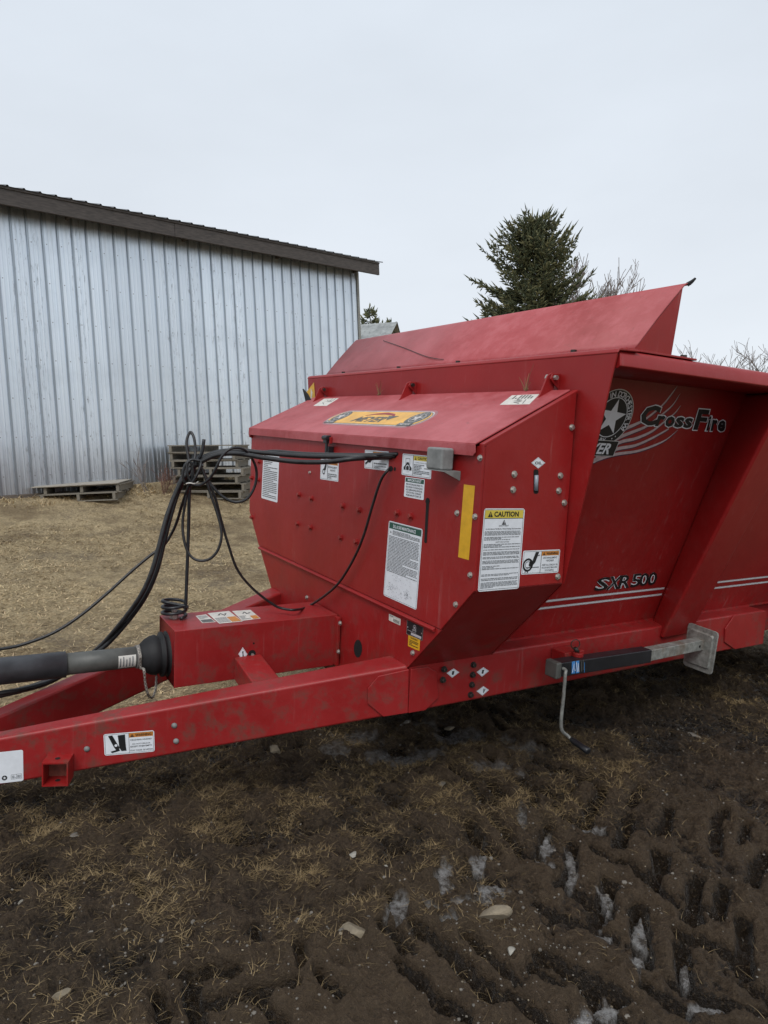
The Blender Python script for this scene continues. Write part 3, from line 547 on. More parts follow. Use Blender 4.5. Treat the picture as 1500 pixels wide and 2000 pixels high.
# far shed behind the barn
def make_shed():
    rt = empty('shed', 'low grey ribbed metal roofed shed behind the barn corner', 'shed'); d = 30.
    a = CAM + wray((700, 634)) * d; b = CAM + wray((800, 660)) * d * .99; e1 = CAM + wray((690, 668)) * d * .86
    rt.location = (a[0], a[1], base_h(*a[:2])); L = V(rt.location[0], rt.location[1], rt.location[2])
    ex = unit(V(b[0] - a[0], b[1] - a[1], 0)); ey = V(ex[1], -ex[0], 0)
    ht = a[2] - L[2]; mb = MB(); n = 21; pr = []
    for k in range(n): pr += [(k * .23, 0), (k * .23 + .05, .03), (k * .23 + .10, 0)]
    W_ = n * .23; up = lambda x, y, z: ex * (x - 3) + ey * y + V(0, 0, z - (x - 3) * .0); m_ = len(pr)
    mb.add([up(x, 0, ht + z) for x, z in pr] + [up(x, 5, ht - 2.1 + z) for x, z in pr], [(i, i + 1, m_ + i + 1, m_ + i) for i in range(m_ - 1)])
    mb.add([up(x, 0, ht + z) for x, z in pr] + [up(x, -5, ht - 2.1 + z) for x, z in pr], [(i, m_ + i, m_ + i + 1, i + 1) for i in range(m_ - 1)]); mb.build('roof', plain('pale weathered roofing', (.30, .31, .30), .6, .3, .35, 3), rt)
    mb = MB(); mb.hexa([up(.3, 4.7, -.5), up(W_ - .3, 4.7, -.5), up(W_ - .3, -4.7, -.5), up(.3, -4.7, -.5), up(.3, 4.7, ht - 2.1), up(W_ - .3, 4.7, ht - 2.1), up(W_ - .3, -4.7, ht - 2.1), up(.3, -4.7, ht - 2.1)]); mb.build('wall', WOOD, rt)
make_shed()

# pallets
def make_pallet(label, group):
    rt = empty('pallet', label, 'pallet', group)
    for y in (-.55, 0, .55):
        mb = MB(); mb.box((-.5, y - .022, .018), (.5, y + .022, .115)); mb.build('stringer', WOODP, rt)
    for k in range(7):
        x = -.45 + k * .15; mb = MB(); mb.box((x - .045, -.6, .116), (x + .045, .6, .134)); mb.build('deck_board', WOODP, rt)
    for x in (-.45, 0, .45):
        mb = MB(); mb.box((x - .045, -.6, 0), (x + .045, .6, .017)); mb.build('bottom_board', WOODP, rt)
    return rt
def copy_tree(o, parent=None):
    c = o.copy(); COL.objects.link(c)
    if parent is not None: c.parent = parent
    for ch in list(o.children): copy_tree(ch, c)
    return c
WA = math.atan2(BDIR[1], BDIR[0])
P0 = make_pallet('bottom pallet of the low pile left of the bare bush, sunk in grass', 'weathered wooden pallets by the barn')
qa = gpt((150, 979)); za = float(ground_h(qa[:1].copy(), qa[1:2].copy())[0][0])
P0.location = (qa[0], qa[1] + .45, za - .02); P0.rotation_euler = (0, .015, WA + .92)
P1 = copy_tree(P0); P1['label'] = 'pallet under the pale board, upper one of the low pile at left'; P1.location = (qa[0] + .04, qa[1] + .47, za + .116); P1.rotation_euler = (0, -.01, WA + .95)
mb = MB(); mb.box((-.68, -.50, 0), (.64, .5, .014)); o = mb.build('plywood_board', WOODB); tag(o, 'pale plywood sheet lying on top of the low pallet pile', 'board'); o.location = (qa[0] - .02, qa[1] + .42, za + .254); o.rotation_euler = (.02, -.012, WA - .61)
qs = gpt((412, 972)); zs = float(ground_h(qs[:1].copy(), qs[1:2].copy())[0][0])
ORD = ['bottom', 'second from bottom', 'third from bottom', 'middle', 'third from top', 'second from top', 'topmost']
for k in range(7):
    c = copy_tree(P0); c['label'] = ORD[k] + ' pallet of the tall stack beside the bare bush'; jx = (0, .03, -.02, .05, -.06, -.05, -.07)[k]
    c.location = (qs[0] + jx, qs[1] + .42, zs - .03 + k * .1345); c.rotation_euler = (.03, -.004, WA + .78 + (.0, .05, -.04, .02, .06, -.03, .01)[k])
qc = gpt((468, 956)); mb = MB(); mb.box((-.2, -.15, -.1), (.2, .15, .24)); o = mb.build('concrete_block', CONC, bevel=.012); o.location = (qc[0] + .15, qc[1] + .35, qc[2]); o.rotation_euler = (0, 0, WA); tag(o, 'grey concrete block right of the tall pallet stack at the barn wall', 'block')

# ================================================================== TREES
BARK = plain('grey brown bark', (.085, .070, .058), .9, 0, .35, 8, .004); TWIG = plain('bare grey twigs', (.16, .135, .125), .9, 0, .3, 4); TWIGR = plain('reddish bare canes', (.13, .062, .045), .85, 0, .35, 6)
def needle_mat():
    m, nt, b = newmat('spruce needles'); g = nt.nodes.new('ShaderNodeNewGeometry'); rp = nt.nodes.new('ShaderNodeValToRGB'); cr = rp.color_ramp
    cr.elements[0].color = (.040, .052, .027, 1); cr.elements[1].color = (.20, .185, .085, 1); e = cr.elements.new(.5); e.color = (.090, .104, .050, 1)
    nt.links.new(g.outputs['Random Per Island'], rp.inputs[0]); nt.links.new(rp.outputs[0], b.inputs['Base Color']); b.inputs['Roughness'].default_value = .8; return m
NEED = needle_mat()
def spruce(loc, H, rad, seed, label, n_whorl=26, twig=.30, tr=.022):
    r = random.Random(seed); rt = empty('spruce_tree', label, 'tree', 'evergreen trees behind the machine'); rt.location = tuple(loc)
    mb = MB(); mb.tube([(0, 0, -.2), (.02, 0, H * .4), (0, .02, H * .75), (0, 0, H)], [H * .02, H * .014, H * .006, .006], 8); mb.build('trunk', BARK, rt, smooth=True)
    vs = []; fs = []; bm_ = MB()
    def cone(p, d, L, w):
        d = unit(d); a = unit(np.cross(d, V(.3, .2, 1))); b = np.cross(d, a); o = len(vs); m_ = p + d * L * .45
        vs.append(p); 
        for k in range(4): vs.append(m_ + w * (math.cos(k * 1.571) * a + math.sin(k * 1.571) * b))
        vs.append(p + d * L)
        for k in range(4): fs.extend([o, o + 1 + k, o + 1 + (k + 1) % 4, o + 5, o + 1 + (k + 1) % 4, o + 1 + k])
    nb = n_whorl
    for i in range(nb):
        t = (i + r.uniform(-.3, .3)) / nb; h = H * (.12 + .87 * max(0, t)); k = max(0., 1 - h / H)
        Lb = rad * (k ** .60 + .03) * r.uniform(.8, 1.15)
        for j in range(r.randint(6, 9)):
            a = r.uniform(0, 6.283); L = Lb * r.uniform(.70, 1.04) * (1 + .20 * math.sin(a * 2 + seed + h * .9) + .12 * math.sin(a * 3 - h * 2.3)); z_ = h + r.uniform(-.25, .25) * H / nb * 2; dr = V(math.cos(a), math.sin(a), 0)
            sag = r.uniform(.18, .34) * L; pts = []
            for q in range(6): s_ = q / 5; pts.append(V(0, 0, z_) + dr * L * s_ + V(0, 0, -sag * 4 * s_ * (1 - s_) * .6 + .16 * L * s_ * s_ + .25 * L * s_ * (k < .25)))
            bm_.tube(pts, [.018, .014, .011, .008, .006, .003], 3, caps=False)
            step = .06; m_ = max(4, int(L / step))
            for q in range(m_):
                s_ = .12 + .88 * (q + r.random()) / m_; f = min(4.999, s_ * 5); i0 = int(f); p = pts[i0] * (1 - f + i0) + pts[i0 + 1] * (f - i0); d = unit(pts[i0 + 1] - pts[i0])
                side = np.cross(d, V(0, 0, 1)); tl = twig * (1.0 - .35 * s_) * r.uniform(.6, 1.3)
                for sg in (-1, 1): cone(p, d * r.uniform(.5, 1.0) + side * sg * r.uniform(.5, 1.1) + V(0, 0, r.uniform(-.35, .35)), tl, tr * r.uniform(.8, 1.4))
                if r.random() < .55: cone(p, d * .5 + V(0, 0, r.choice((-1, 1)) * r.uniform(.3, .9)) + side * r.uniform(-.4, .4), tl * .8, tr)
            cone(pts[5] - d * .05, pts[5] - pts[4] + V(0, 0, .05), twig * 1.1, tr)
    for q in range(10): cone(V(0, 0, H - .1 - q * .07), V(r.uniform(-1, 1), r.uniform(-1, 1), r.uniform(.6, 1.5)), twig * .8, tr)
    cone(V(0, 0, H - .2), V(0, 0, 1), .45, tr)
    me = np_mesh('crown', np.array(vs), fs, 3, [NEED], False); o = bpy.data.objects.new('crown', me); COL.objects.link(o); o.parent = rt
    bm_.build('branches', BARK, rt); return rt
def at_depth(p, d):
    q = CAM + wray(p) * d; return V(q[0], q[1], float(base_h(q[0], q[1])) - .1), q[2]
b_, zt = at_depth((1040, 418), 21.); spruce(b_, zt - b_[2], 2.9, 3, 'tall dark spruce tree rising behind the red machine', 62)
for p, d, rr_, sd_, lb in (((722, 598), 44., 1.9, 5, 'small spruce top standing right at the barn corner'), ((747, 630), 46., 1.3, 6, 'tiny spruce top just left of the rightmost one above the shed roof'), ((764, 626), 46., 1.4, 8, 'tiny spruce top rightmost above the shed roof')):
    b_, zt = at_depth(p, d); spruce(b_, zt - b_[2], rr_, sd_, lb, 22, .42, .045)
def bare(loc, H, seed, label, spread=.5, kids=4, lv=4, r0=.05, group='bare trees behind the machine', mat=None, name='bare_tree', lean=0., mn=.004, stems=1, cat='tree'):
    r = random.Random(seed); rt = empty(name, label, cat, group); rt.location = tuple(loc); tk = MB(); br = MB()
    def grow(p, d, L, rad, lev):
        pts = [p]; q = p; dd = d; n = 4
        for i in range(n): dd = unit(dd + V(r.gauss(0, .11), r.gauss(0, .11), r.gauss(0, .06) + .05)); q = q + dd * L / n; pts.append(q)
        (tk if lev == 0 else br).tube(pts, [max(mn, rad * (1 - .6 * i / n)) for i in range(n + 1)], 5 if lev == 0 else 3, caps=False)
        if lev < lv:
            for j in range(kids + (2 if lev == 0 else 0)):
                f = r.uniform(.3, 1.) * n; i0 = min(n - 1, int(f)); pp = pts[i0] + (pts[i0 + 1] - pts[i0]) * (f - i0); a = r.uniform(0, 6.283); o_ = V(math.cos(a), math.sin(a), .25)
                grow(pp, unit(unit(pts[i0 + 1] - pts[i0]) + o_ * spread * r.uniform(.6, 1.4)), L * r.uniform(.42, .68), max(mn, rad * .45), lev + 1)
    for s_ in range(stems): grow(V(r.uniform(-.1, .1) * (stems > 1), r.uniform(-.1, .1) * (stems > 1), 0), unit(V(lean + r.uniform(-.4, .4) * (stems > 1), r.uniform(-.4, .4) * (stems > 1), 1)), H * r.uniform(.5, .6), r0, 0)
    top = max(v[2] for v in tk.v + br.v)
    for mb in (tk, br): mb.v = [tuple(c * H / top for c in v) for v in mb.v]
    tk.build('trunk', mat or BARK, rt, smooth=True); br.build('branches', mat or TWIG, rt); return rt
for p, d, sd_, lb, sp in (((1172, 464), 27., 4, 'leafless pale twigged tree close behind the tall spruce', .42), ((1204, 512), 29., 9, 'second leafless tree right of the spruce, leaning slightly outward', .45)):
    b_, zt = at_depth(p, d); bare(b_, (zt - b_[2]), sd_, lb, sp, 6, 4, .07, mn=.011, lean=.10)
for p, d, sd_, lb in (((1362, 668), 17., 21, 'leafless bush top just right of the red raised hopper flap'), ((1432, 690), 17., 22, 'low middle leafless bush above the red hopper rail'), ((1462, 662), 18., 23, 'tallest of the leafless bushes above the hopper rail'), ((1520, 660), 17., 24, 'leafless bush cut by the right edge of the photo')):
    b_, zt = at_depth(p, d); bare(b_, (zt - b_[2]) * 1.0, sd_, lb, .75, 5, 4, .05, mn=.0045)
for p, tp, sd_, lb, st_, mt, sp in (((300, 962), 875, 31, 'bare thin stemmed bush against the barn wall between the pallet piles', 3, TWIG, .35), ((330, 966), 905, 32, 'reddish bare bramble canes beside the tall pallet stack', 7, TWIGR, .55)):
    q = gpt(p); Hh = (p[1] - tp) / F * np.linalg.norm(q - CAM); bare(q - V(0, 0, .05), Hh * 1.15, sd_, lb, sp, 3, 2, .007, 'bare bushes by the barn wall', mt, 'bare_bush', -.35 if sd_ == 31 else .1, .0024, st_, 'bush')

# ================================================================== MANURE SPREADER
B = V(-1.273, 1.2, GZ); CX = -1.273
SP = empty('manure_spreader', 'large red box manure spreader with raised hopper flap and tongue pointing left', 'farm machine'); SP.matrix_world = mat_at(B)
def part(mb, name, mats, parent=None, bevel=.004, smooth=False, label=None, seg=2): return tag(mb.build(name, mats, parent or SP, B, bevel, smooth, seg), label)
FY, BY = 0., .494                                                                # hood front plane, front board plane
# --- hood front
mb = MB(); mb.prism([(-2.546, 0, .0), (0, 0, .0), (0, 0, -.574), (-.203, 0, -.787), (-2.343, 0, -.787), (-2.546, 0, -.574)], (0, .012, 0)); FP = part(mb, 'front_panel', RED, bevel=.003)
mb = MB(); mb.prism([(-2.338, -.010, -.790), (-.250, -.010, -.790), (-.262, -.010, -.803), (-.232, .004, -.803), (-.440, .004, -1.028), (-.60, .004, -1.04), (-.60, .004, -1.13), (-1.95, .004, -1.13), (-1.95, .004, -1.04), (-2.106, .004, -1.028), (-2.338, .004, -.803)], (0, .010, 0))
LP = None
mb = MB(); mb.prism([(-2.345, .004, -.789), (-.201, .004, -.789), (-.442, .004, -1.032), (-.60, .004, -1.04), (-.60, .004, -1.25), (-1.95, .004, -1.25), (-1.95, .004, -1.04), (-2.104, .004, -1.032)], (0, .010, 0)); LP = part(mb, 'lower_front_panel', RED, bevel=.002)
mb = MB(); mb.prism([(-2.33, -.014, -.797), (-2.33, .0035, -.789), (-2.33, .0035, -.812), (-2.33, -.010, -.808)], (2.085, 0, 0)); part(mb, 'folded_lip', RED, LP, .003)
# --- hood side, underside
mb = MB(); mb.prism([(0, .0125, .004), (0, .478, .246), (0, .486, -.574), (0, .0125, -.574)], (-.008, 0, 0)); mb.prism([(.0005, .0, .010), (.0005, .484, .254), (.0005, .484, .240), (.0005, .0, -.004)], (-.030, 0, 0)); HS = part(mb, 'side_panel', RED, bevel=.003)
mb = MB(); mb.prism([(-2.546, .0125, .004), (-2.546, .478, .246), (-2.546, .486, -.574), (-2.546, .0125, -.574)], (.008, 0, 0)); part(mb, 'side_panel', RED, bevel=.003)
for sg in (1, -1):
    t = lambda x: x if sg > 0 else 2 * CX - x
    mb = MB(); q = [(t(-.002), .0125, -.576), (t(-.002), .49, -.576), (t(-.442), .49, -1.034), (t(-.442), .0145, -1.034)]; mb.prism(q, (-.006 * sg, 0, .006)); part(mb, 'underside_panel', REDD, bevel=.002)
# --- lid with a folded front lip
ly = lambda y: .006 + (y + .012) * .245 / .489
mb = MB(); x0, x1 = -2.556, -.032
mb.prism([(x0, -.016, ly(-.016)), (x1, -.016, ly(-.016)), (x1, .472, ly(.472)), (x0, .472, ly(.472))], (0, -.002, .006))
mb.prism([(x0, -.019, ly(-.016) + .003), (x1, -.019, ly(-.016) + .003), (x1 + .004, -.019, -.026), (x1 - .012, -.019, -.040), (x0, -.019, -.038)], (0, .004, 0)); LID = part(mb, 'hood_lid', REDF, bevel=.0035)
for px, py in ((1072, 752), (797, 772), (627, 772)):
    q = at((px, py + 20), 1, .455); x = q[0]; mb = MB(); z0 = ly(.455)
    mb.prism([(x - .004, .385, ly(.385) + .002), (x - .004, .475, z0 + .006), (x - .004, .488, z0 + .072), (x - .004, .462, z0 + .088), (x - .004, .436, z0 + .074), (x - .004, .402, ly(.402) + .022)], (.008, 0, 0))
    h = part(mb, 'hinge', REDM, bevel=.002); mb = MB(); mb.prism([(x + .012, BY - .001, z0 + .015), (x + .012, BY - .001, z0 + .085), (x + .012, .45, z0 + .082), (x + .012, .44, z0 + .06)], (.007, 0, 0)); part(mb, 'hinge_ear', REDM, h, .0015)
    mb = MB(); mb.tube([(x - .02, .462, z0 + .066), (x + .034, .462, z0 + .066)], .011, 6); mb.tube([(x - .026, .462, z0 + .066), (x - .012, .462, z0 + .066)], .016, 6); part(mb, 'hinge_bolt', ZINC if px > 1000 else DKST, h, 0)
# --- latch
q = at((650, 868), 1, 0); x, z = q[0], q[2]; mb = MB(); mb.box((x - .030, -.034, z - .055), (x + .018, -.001, z - .012)); mb.box((x - .026, -.048, z + .005), (x + .014, -.020, z + .048)); mb.tube([(x - .032, -.044, z + .034), (x + .022, -.044, z + .034)], .013, 8); mb.box((x - .016, -.040, z - .040), (x + .004, -.030, z + .02)); part(mb, 'latch', BLACK, FP, .003)
mb = MB(); mb.box((x + .020, -.034, z + .004), (x + .034, -.020, z + .040)); part(mb, 'latch_lug', RED, FP, .002)
# --- front board (front wall of the hopper) and folded top
t = lambda p: (2 * CX - p[0], p[1], p[2])
e = [(.180, BY, .395), (.004, BY, -.574), (-.44, BY, -1.035)]
mb = MB(); mb.prism([(.180, BY, .395), (.004, BY, -.574), (-.44, BY, -1.035), t((-.44, BY, -1.035)), t((.004, BY, -.574)), t((.180, BY, .395))], (0, .008, 0)); FB = part(mb, 'front_board', RED, bevel=.002)
mb = MB(); mb.prism([(.184, BY, .392), (.184, BY - .003, .398), (.184, BY + .006, .412), (.184, BY + .020, .417), (.184, BY + .13, .417), (.184, BY + .13, .41), (.184, BY + .012, .405)], (2 * (CX - .184), 0, 0)); part(mb, 'folded_top_edge', RED, FB, .004)
# --- hopper walls, rails, rear
YR = 5.2; wn = unit((1.35, 0, -.44)); 
for sg in (1, -1):
    mx_ = (lambda p: np.asarray(p, float)) if sg > 0 else (lambda p: V(2 * CX - p[0], p[1], p[2]))
    mb = MB(); mb.prism([mx_((-.12, BY + .012, .338)), mx_((-.12, YR, .338)), mx_((-.565, YR, -1.03)), mx_((-.565, BY + .012, -1.03))], (-.008 * sg, 0, 0)); hw = part(mb, 'hopper_wall', RED, bevel=.001)
    if sg > 0: HW = hw
    mb = MB(); prof = [(-.15, .337), (.170, .337), (.184, .346), (.178, .392), (.166, .408), (.146, .414), (-.15, .414)]; pl = [mx_((a, BY + .020, b)) for a, b in prof]; mb.prism(pl, (0, YR - BY - .02, 0)); part(mb, 'top_rail', RED, bevel=.004)
    for y in (1.86, 3.5):
        mb = MB(); w0, w1 = (-.135, .334), (-.562, -1.03)
        T = [mx_((w0[0], y, w0[1])), mx_((.152, y - .085, .334)), mx_((.152, y + .20, .334)), mx_((w0[0], y + .28, w0[1]))]; Bt = [mx_((w1[0], y, w1[1])), mx_((-.425, y - .085, -1.10)), mx_((-.425, y + .20, -1.10)), mx_((w1[0], y + .28, w1[1]))]
        mb.hexa([Bt[0], Bt[1], Bt[2], Bt[3], T[0], T[1], T[2], T[3]]); part(mb, 'side_rib', RED, bevel=.022, seg=3)
    mb = MB(); a = (-.60, -.44) if sg > 0 else (2 * CX + .44, 2 * CX + .60); mb.box((a[0], .015, -1.253), (a[1], 2.87, -1.020)); FR = part(mb, 'frame_rail', REDM, bevel=.012, seg=3)
    mb = MB(); a2 = (-.72, -.60) if sg > 0 else (2 * CX + .60, 2 * CX + .72); mb.box((a2[0], .4, -1.24), (a2[1], YR, -1.04)); part(mb, 'inner_rail', REDD, bevel=.008)
    if sg > 0:
        FRR = FR; mb = MB(); pts = [(-.4395, 2.42, -1.10), (-.4395, 2.50, -1.022), (-.4395, 2.86, -1.022), (-.4395, 2.868, -1.05), (-.4395, 2.868, -1.251), (-.4395, 2.55, -1.251), (-.4395, 2.43, -1.19)]; mb.prism(pts, (.009, 0, 0)); part(mb, 'gusset_plate', REDM, FRR, .003)
        o_ = [(850, 1310), (832, 1300.6), (800, 1307)]; up = [at(p, 0, -.4395) for p in ((801, 1306), (834, 1301.5), (851, 1311), (855, 1361), (829, 1386), (795, 1392))]
        mb = MB(); mb.prism([(-.4395, max(.016, p[1]), p[2]) for p in up], (.009, 0, 0)); part(mb, 'splice_plate', REDM, FRR, .003)
mb = MB(); mb.prism([(CX + .72, BY + .03, -1.02), (CX - .72, BY + .03, -1.02), (CX - .72, YR, -1.02), (CX + .72, YR, -1.02)], (0, 0, .01)); part(mb, 'hopper_floor', REDD, bevel=0)
mb = MB(); mb.prism([(.18, YR, .41), t((.18, YR, .41)), t((-.56, YR, -1.03)), (-.56, YR, -1.03)], (0, .02, 0)); part(mb, 'rear_board', RED, bevel=0)
for y in (.03, 1.5, 3.0, 4.6):
    mb = MB(); mb.box((-1.95, y, -1.33), (-.60, y + .12, -1.245)); part(mb, 'crossmember', REDD, bevel=.006)
# wheels on a rear axle (beyond the photo's right edge)
TYRE = plain('tyre rubber', (.02, .019, .018), .8, 0, .3, 20, .004)
for xs in (-.36, 2 * CX + .36):
    mb = MB(); prof = [(-.2, .28), (-.24, .36), (-.24, .50), (-.2, .545), (.2, .545), (.24, .50), (.24, .36), (.2, .28)]; n = 40; vs = []
    for k in range(n):
        a = k * 2 * math.pi / n; vs += [(xs + px, 4.0 + math.cos(a) * (r - .012 * (k % 2) * (r > .52)), -1.205 + math.sin(a) * (r - .012 * (k % 2) * (r > .52))) for px, r in prof]
    m_ = len(prof); mb.add(vs, [(k * m_ + i, k * m_ + (i + 1) % m_, ((k + 1) % n) * m_ + (i + 1) % m_, ((k + 1) % n) * m_ + i) for k in range(n) for i in range(m_)]); wh = part(mb, 'wheel', TYRE, bevel=.006)
    mb = MB(); mb.tube([(xs - .12, 4, -1.205), (xs + .10, 4, -1.205)], .285, 28); mb.tube([(xs - .2, 4, -1.205), (xs + .19, 4, -1.205)], .09, 12); part(mb, 'rim', RED, wh, .004)
mb = MB(); mb.box((2 * CX + .5, 3.95, -1.25), (-.5, 4.05, -1.15)); part(mb, 'axle', REDD, bevel=.006)
# --- raised flap on top of the front board
yb, zb, yt, zt = .624, .428, .873, .712; xl, xr_ = t((.152, 0, 0))[0], .152
mb = MB(); nseg = 10; pr = []
for k in range(nseg + 1): s_ = k / nseg; pr.append((yb + (yt - yb) * s_ - .006 * math.sin(math.pi * s_), zb + (zt - zb) * s_))
pr += [(yt + .012, zt + .010), (yt + .026, zt + .014), (yt + .040, zt + .012)]; n = len(pr)
xs = lambda k: (xl - .022 * k / n, xr_ + .022 * k / n)
vs = [(xs(k)[0], y, z) for k, (y, z) in enumerate(pr)] + [(xs(k)[1], y, z) for k, (y, z) in enumerate(pr)]
vs += [(a, b + .006, c - .004) for a, b, c in vs]; fs = []
for k in range(n - 1): fs += [(k, n + k, n + k + 1, k + 1), (2 * n + k, 2 * n + k + 1, 3 * n + k + 1, 3 * n + k)]
fs += [(k, k + 1, 2 * n + k + 1, 2 * n + k) for k in range(n - 1)] + [(n + k + 1, n + k, 3 * n + k, 3 * n + k + 1) for k in range(n - 1)] + [(0, 2 * n, 3 * n, n), (n - 1, 2 * n - 1, 4 * n - 1, 3 * n - 1)]
mb.add(vs, fs); FL = part(mb, 'hopper_flap', REDF, bevel=0, smooth=True)
mb = MB(); mb.tube([(xr_ + .012, yt + .030, zt + .008), (xr_ + .026, yt + .040, zt + .020), (xr_ + .034, yt + .050, zt + .034)], [.010, .008, .005], 6); part(mb, 'bent_rubber_tip', RUB, FL, 0)
mb = MB(); mb.prism([(xr_ + .0, yb - .002, zb - .010), (xr_ + .014, yt + .002, zt - .003), (xr_ + .0, yt - .012, zb - .010)], (-.006, 0, 0)); part(mb, 'end_gusset', RED, FL, .0015)
mb = MB(); mb.prism([(xl, yb + .012, zb), (xl - .016, yt + .006, zt - .006), (xl, yt - .012, zb)], (.006, 0, 0)); part(mb, 'end_gusset', RED, FL, .0015)
mb = MB(); mb.box((xl - .01, yb - .050, .4185), (xr_ + .008, yb + .02, .426)); mb.box((xr_ - .055, yb + .02, .4150), (xr_ + .012, 1.02, .4235)); mb.box((xl - .01, yb + .02, .415), (xl + .05, 1.02, .4235)); part(mb, 'flap_base_angle', REDD, FL, .002)
for p in ((652, 727), (760, 717), (874, 706), (1108, 686)):
    q = at((p[0], p[1]), 2, .43); mb = MB(); mb.tube([(q[0], yb - .028, .425), (q[0], yb - .028, .440)], .014, 6); part(mb, 'flap_bolt', DKST, FL, 0)
mb = MB(); mb.tube([(xr_ - .02, .97, .42), (xr_ - .02, .97, .436)], .014, 6); part(mb, 'flap_bolt', DKST, FL, 0)
wl = [(750, 667), (790, 681), (830, 697), (856, 703), (868, 704)]; fn = unit(np.cross((1, 0, 0), (0, yt - yb, zt - zb)))
wire = [onpl(p, V(0, yb, zb), fn) + fn * -.0 for p in wl]; sgn = 1 if fn[1] < 0 else -1
mb = MB(); mb.tube(spline([p + fn * sgn * .009 for p in wire], 6), .0022, 4); part(mb, 'loose_wire', DKST, FL, 0)

# --- tongue beams
def beam(sg):
    mx_ = (lambda p: np.asarray(p, float)) if sg > 0 else (lambda p: V(2 * CX - p[0], p[1], p[2]))
    A0, A1, A2 = V(-.442, .012, -1.022), V(-1.105, -1.63, -1.343), V(-1.20, -2.30, -1.36); d = unit((A1 - A0) * (1, 1, 0)); nrm = V(d[1], -d[0], 0); nrm = nrm if nrm[0] < 0 else -nrm
    wd = .150; h0, h1 = .232, .212; I0 = A0 + nrm * wd; I0 = I0 + d * ((.012 - I0[1]) / d[1]); I1 = A1 + nrm * wd * .6; mb = MB()
    for (a, b, ia, ib, ha, hb) in ((A0, A1, I0, I1, h0, h1), (A1, A2, I1, A2 + V(-.073, 0, 0), h1, .2)):
        mb.hexa([mx_(p) for p in (a - (0, 0, ha), b - (0, 0, hb), ib - (0, 0, hb), ia - (0, 0, ha), a, b, ib, ia)])
    # weld the two lengths into one beam
    return mb, A0, A1, d, nrm
for sg in (1, -1):
    mb, A0, A1, dB, nB = beam(sg)
    v = mb.v; ring = lambda k: [v[k + i] for i in range(8)]
    r1 = ring(0); r2 = ring(8); mb2 = MB(); P = [r1[0], r1[3], r1[7], r1[4], r1[1], r1[2], r1[6], r1[5], r2[1], r2[2], r2[6], r2[5]]
    mb2.add(P, [(0, 1, 2, 3), (8, 11, 10, 9)] + [(o + i, o + 4 + i, o + 4 + (i + 1) % 4, o + (i + 1) % 4) for o in (0, 4) for i in range(4)]); tb = part(mb2, 'tongue_beam', REDM, bevel=.014, seg=3)
    if sg > 0: TBM = tb
mb = MB(); mb.hexa([(CX - .09, -2.75, -1.52), (CX + .09, -2.75, -1.52), (CX + .13, -2.2, -1.52), (CX - .13, -2.2, -1.52), (CX - .09, -2.75, -1.44), (CX + .09, -2.75, -1.44), (CX + .13, -2.2, -1.44), (CX - .13, -2.2, -1.44)]); part(mb, 'hitch', REDM, bevel=.01)
TN = -nB                                                                            # outward normal of the right beam
def onb(p, lift=0.): return onpl(p, A0, TN) + TN * lift
sp = [onb(p, .001) for p in ((798, 1306), (738, 1319.5), (717.5, 1344), (717.5, 1373), (748, 1398.6), (796, 1391))]; mb = MB(); mb.prism(sp, TN * .009); part(mb, 'splice_plate', REDM, TBM, .003)
# jack socket tube on the beam
c = onb((119, 1496), 0.); ux = dB; uz = V(0, 0, 1); mb = MB(); s_ = .052; ln = .085; w_ = .006; c = c + uz * .004
for a, b, cc, dd in ((-s_, s_, s_ - w_, s_), (-s_, s_, -s_, -s_ + w_), (-s_, -s_ + w_, -s_ + w_, s_ - w_), (s_ - w_, s_, -s_ + w_, s_ - w_)):
    pts = [c + ux * a + uz * cc, c + ux * b + uz * cc, c + ux * b + uz * dd, c + ux * a + uz * dd]; mb.prism(pts, TN * ln)
jt = part(mb, 'jack_socket', [RED], TBM, 0); mb = MB(); mb.prism([c + ux * a + uz * b + TN * .004 for a, b in ((-s_ + w_, -s_ + w_), (s_ - w_, -s_ + w_), (s_ - w_, s_ - w_), (-s_ + w_, s_ - w_))], TN * .002); part(mb, 'socket_back', RUSTR, TBM, 0)
for zz in (s_ + .0006, -s_ + w_ + .0006):
    mb = MB(); mb.add([c + TN * .045 + ux * .011 * math.cos(k * .524) + TN * .011 * math.sin(k * .524) + uz * zz for k in range(12)], [tuple(range(12))]); part(mb, 'painted_pin_hole', PAINTED_DARK, TBM, 0)

# --- shaft tunnel in front of the hood
mb = MB(); xa, xb, ya = -1.44, -1.135, -.876; mb.prism([(xb, ya, -1.244), (xb, ya, -.962), (xa, ya, -.962), (xa, ya, -1.244), (xa + .006, ya, -1.244), (xa + .006, ya, -.968), (xb - .006, ya, -.968), (xb - .006, ya, -1.244)], (0, .872, 0)); PB = part(mb, 'shaft_tunnel', REDM, bevel=.008, seg=3)
mb = MB(); mb.box((xb - .004, -.022, -1.235), (xb + .040, -.004, -.968)); part(mb, 'mounting_flange', RED, PB, .003)
mb = MB(); mb.hexa([(-1.132, -.58, -1.24), (-.72, -.58, -1.30), (-.72, -.44, -1.30), (-1.132, -.44, -1.24), (-1.132, -.58, -1.125), (-.70, -.58, -1.195), (-.70, -.44, -1.195), (-1.132, -.44, -1.125)]); part(mb, 'cross_brace', REDM, bevel=.006)
mb = MB(); mb.hexa([(-1.85, -.58, -1.30), (-1.442, -.58, -1.24), (-1.442, -.44, -1.24), (-1.85, -.44, -1.30), (-1.85, -.58, -1.195), (-1.442, -.58, -1.125), (-1.442, -.44, -1.125), (-1.85, -.44, -1.195)]); part(mb, 'cross_brace', REDM, bevel=.006)
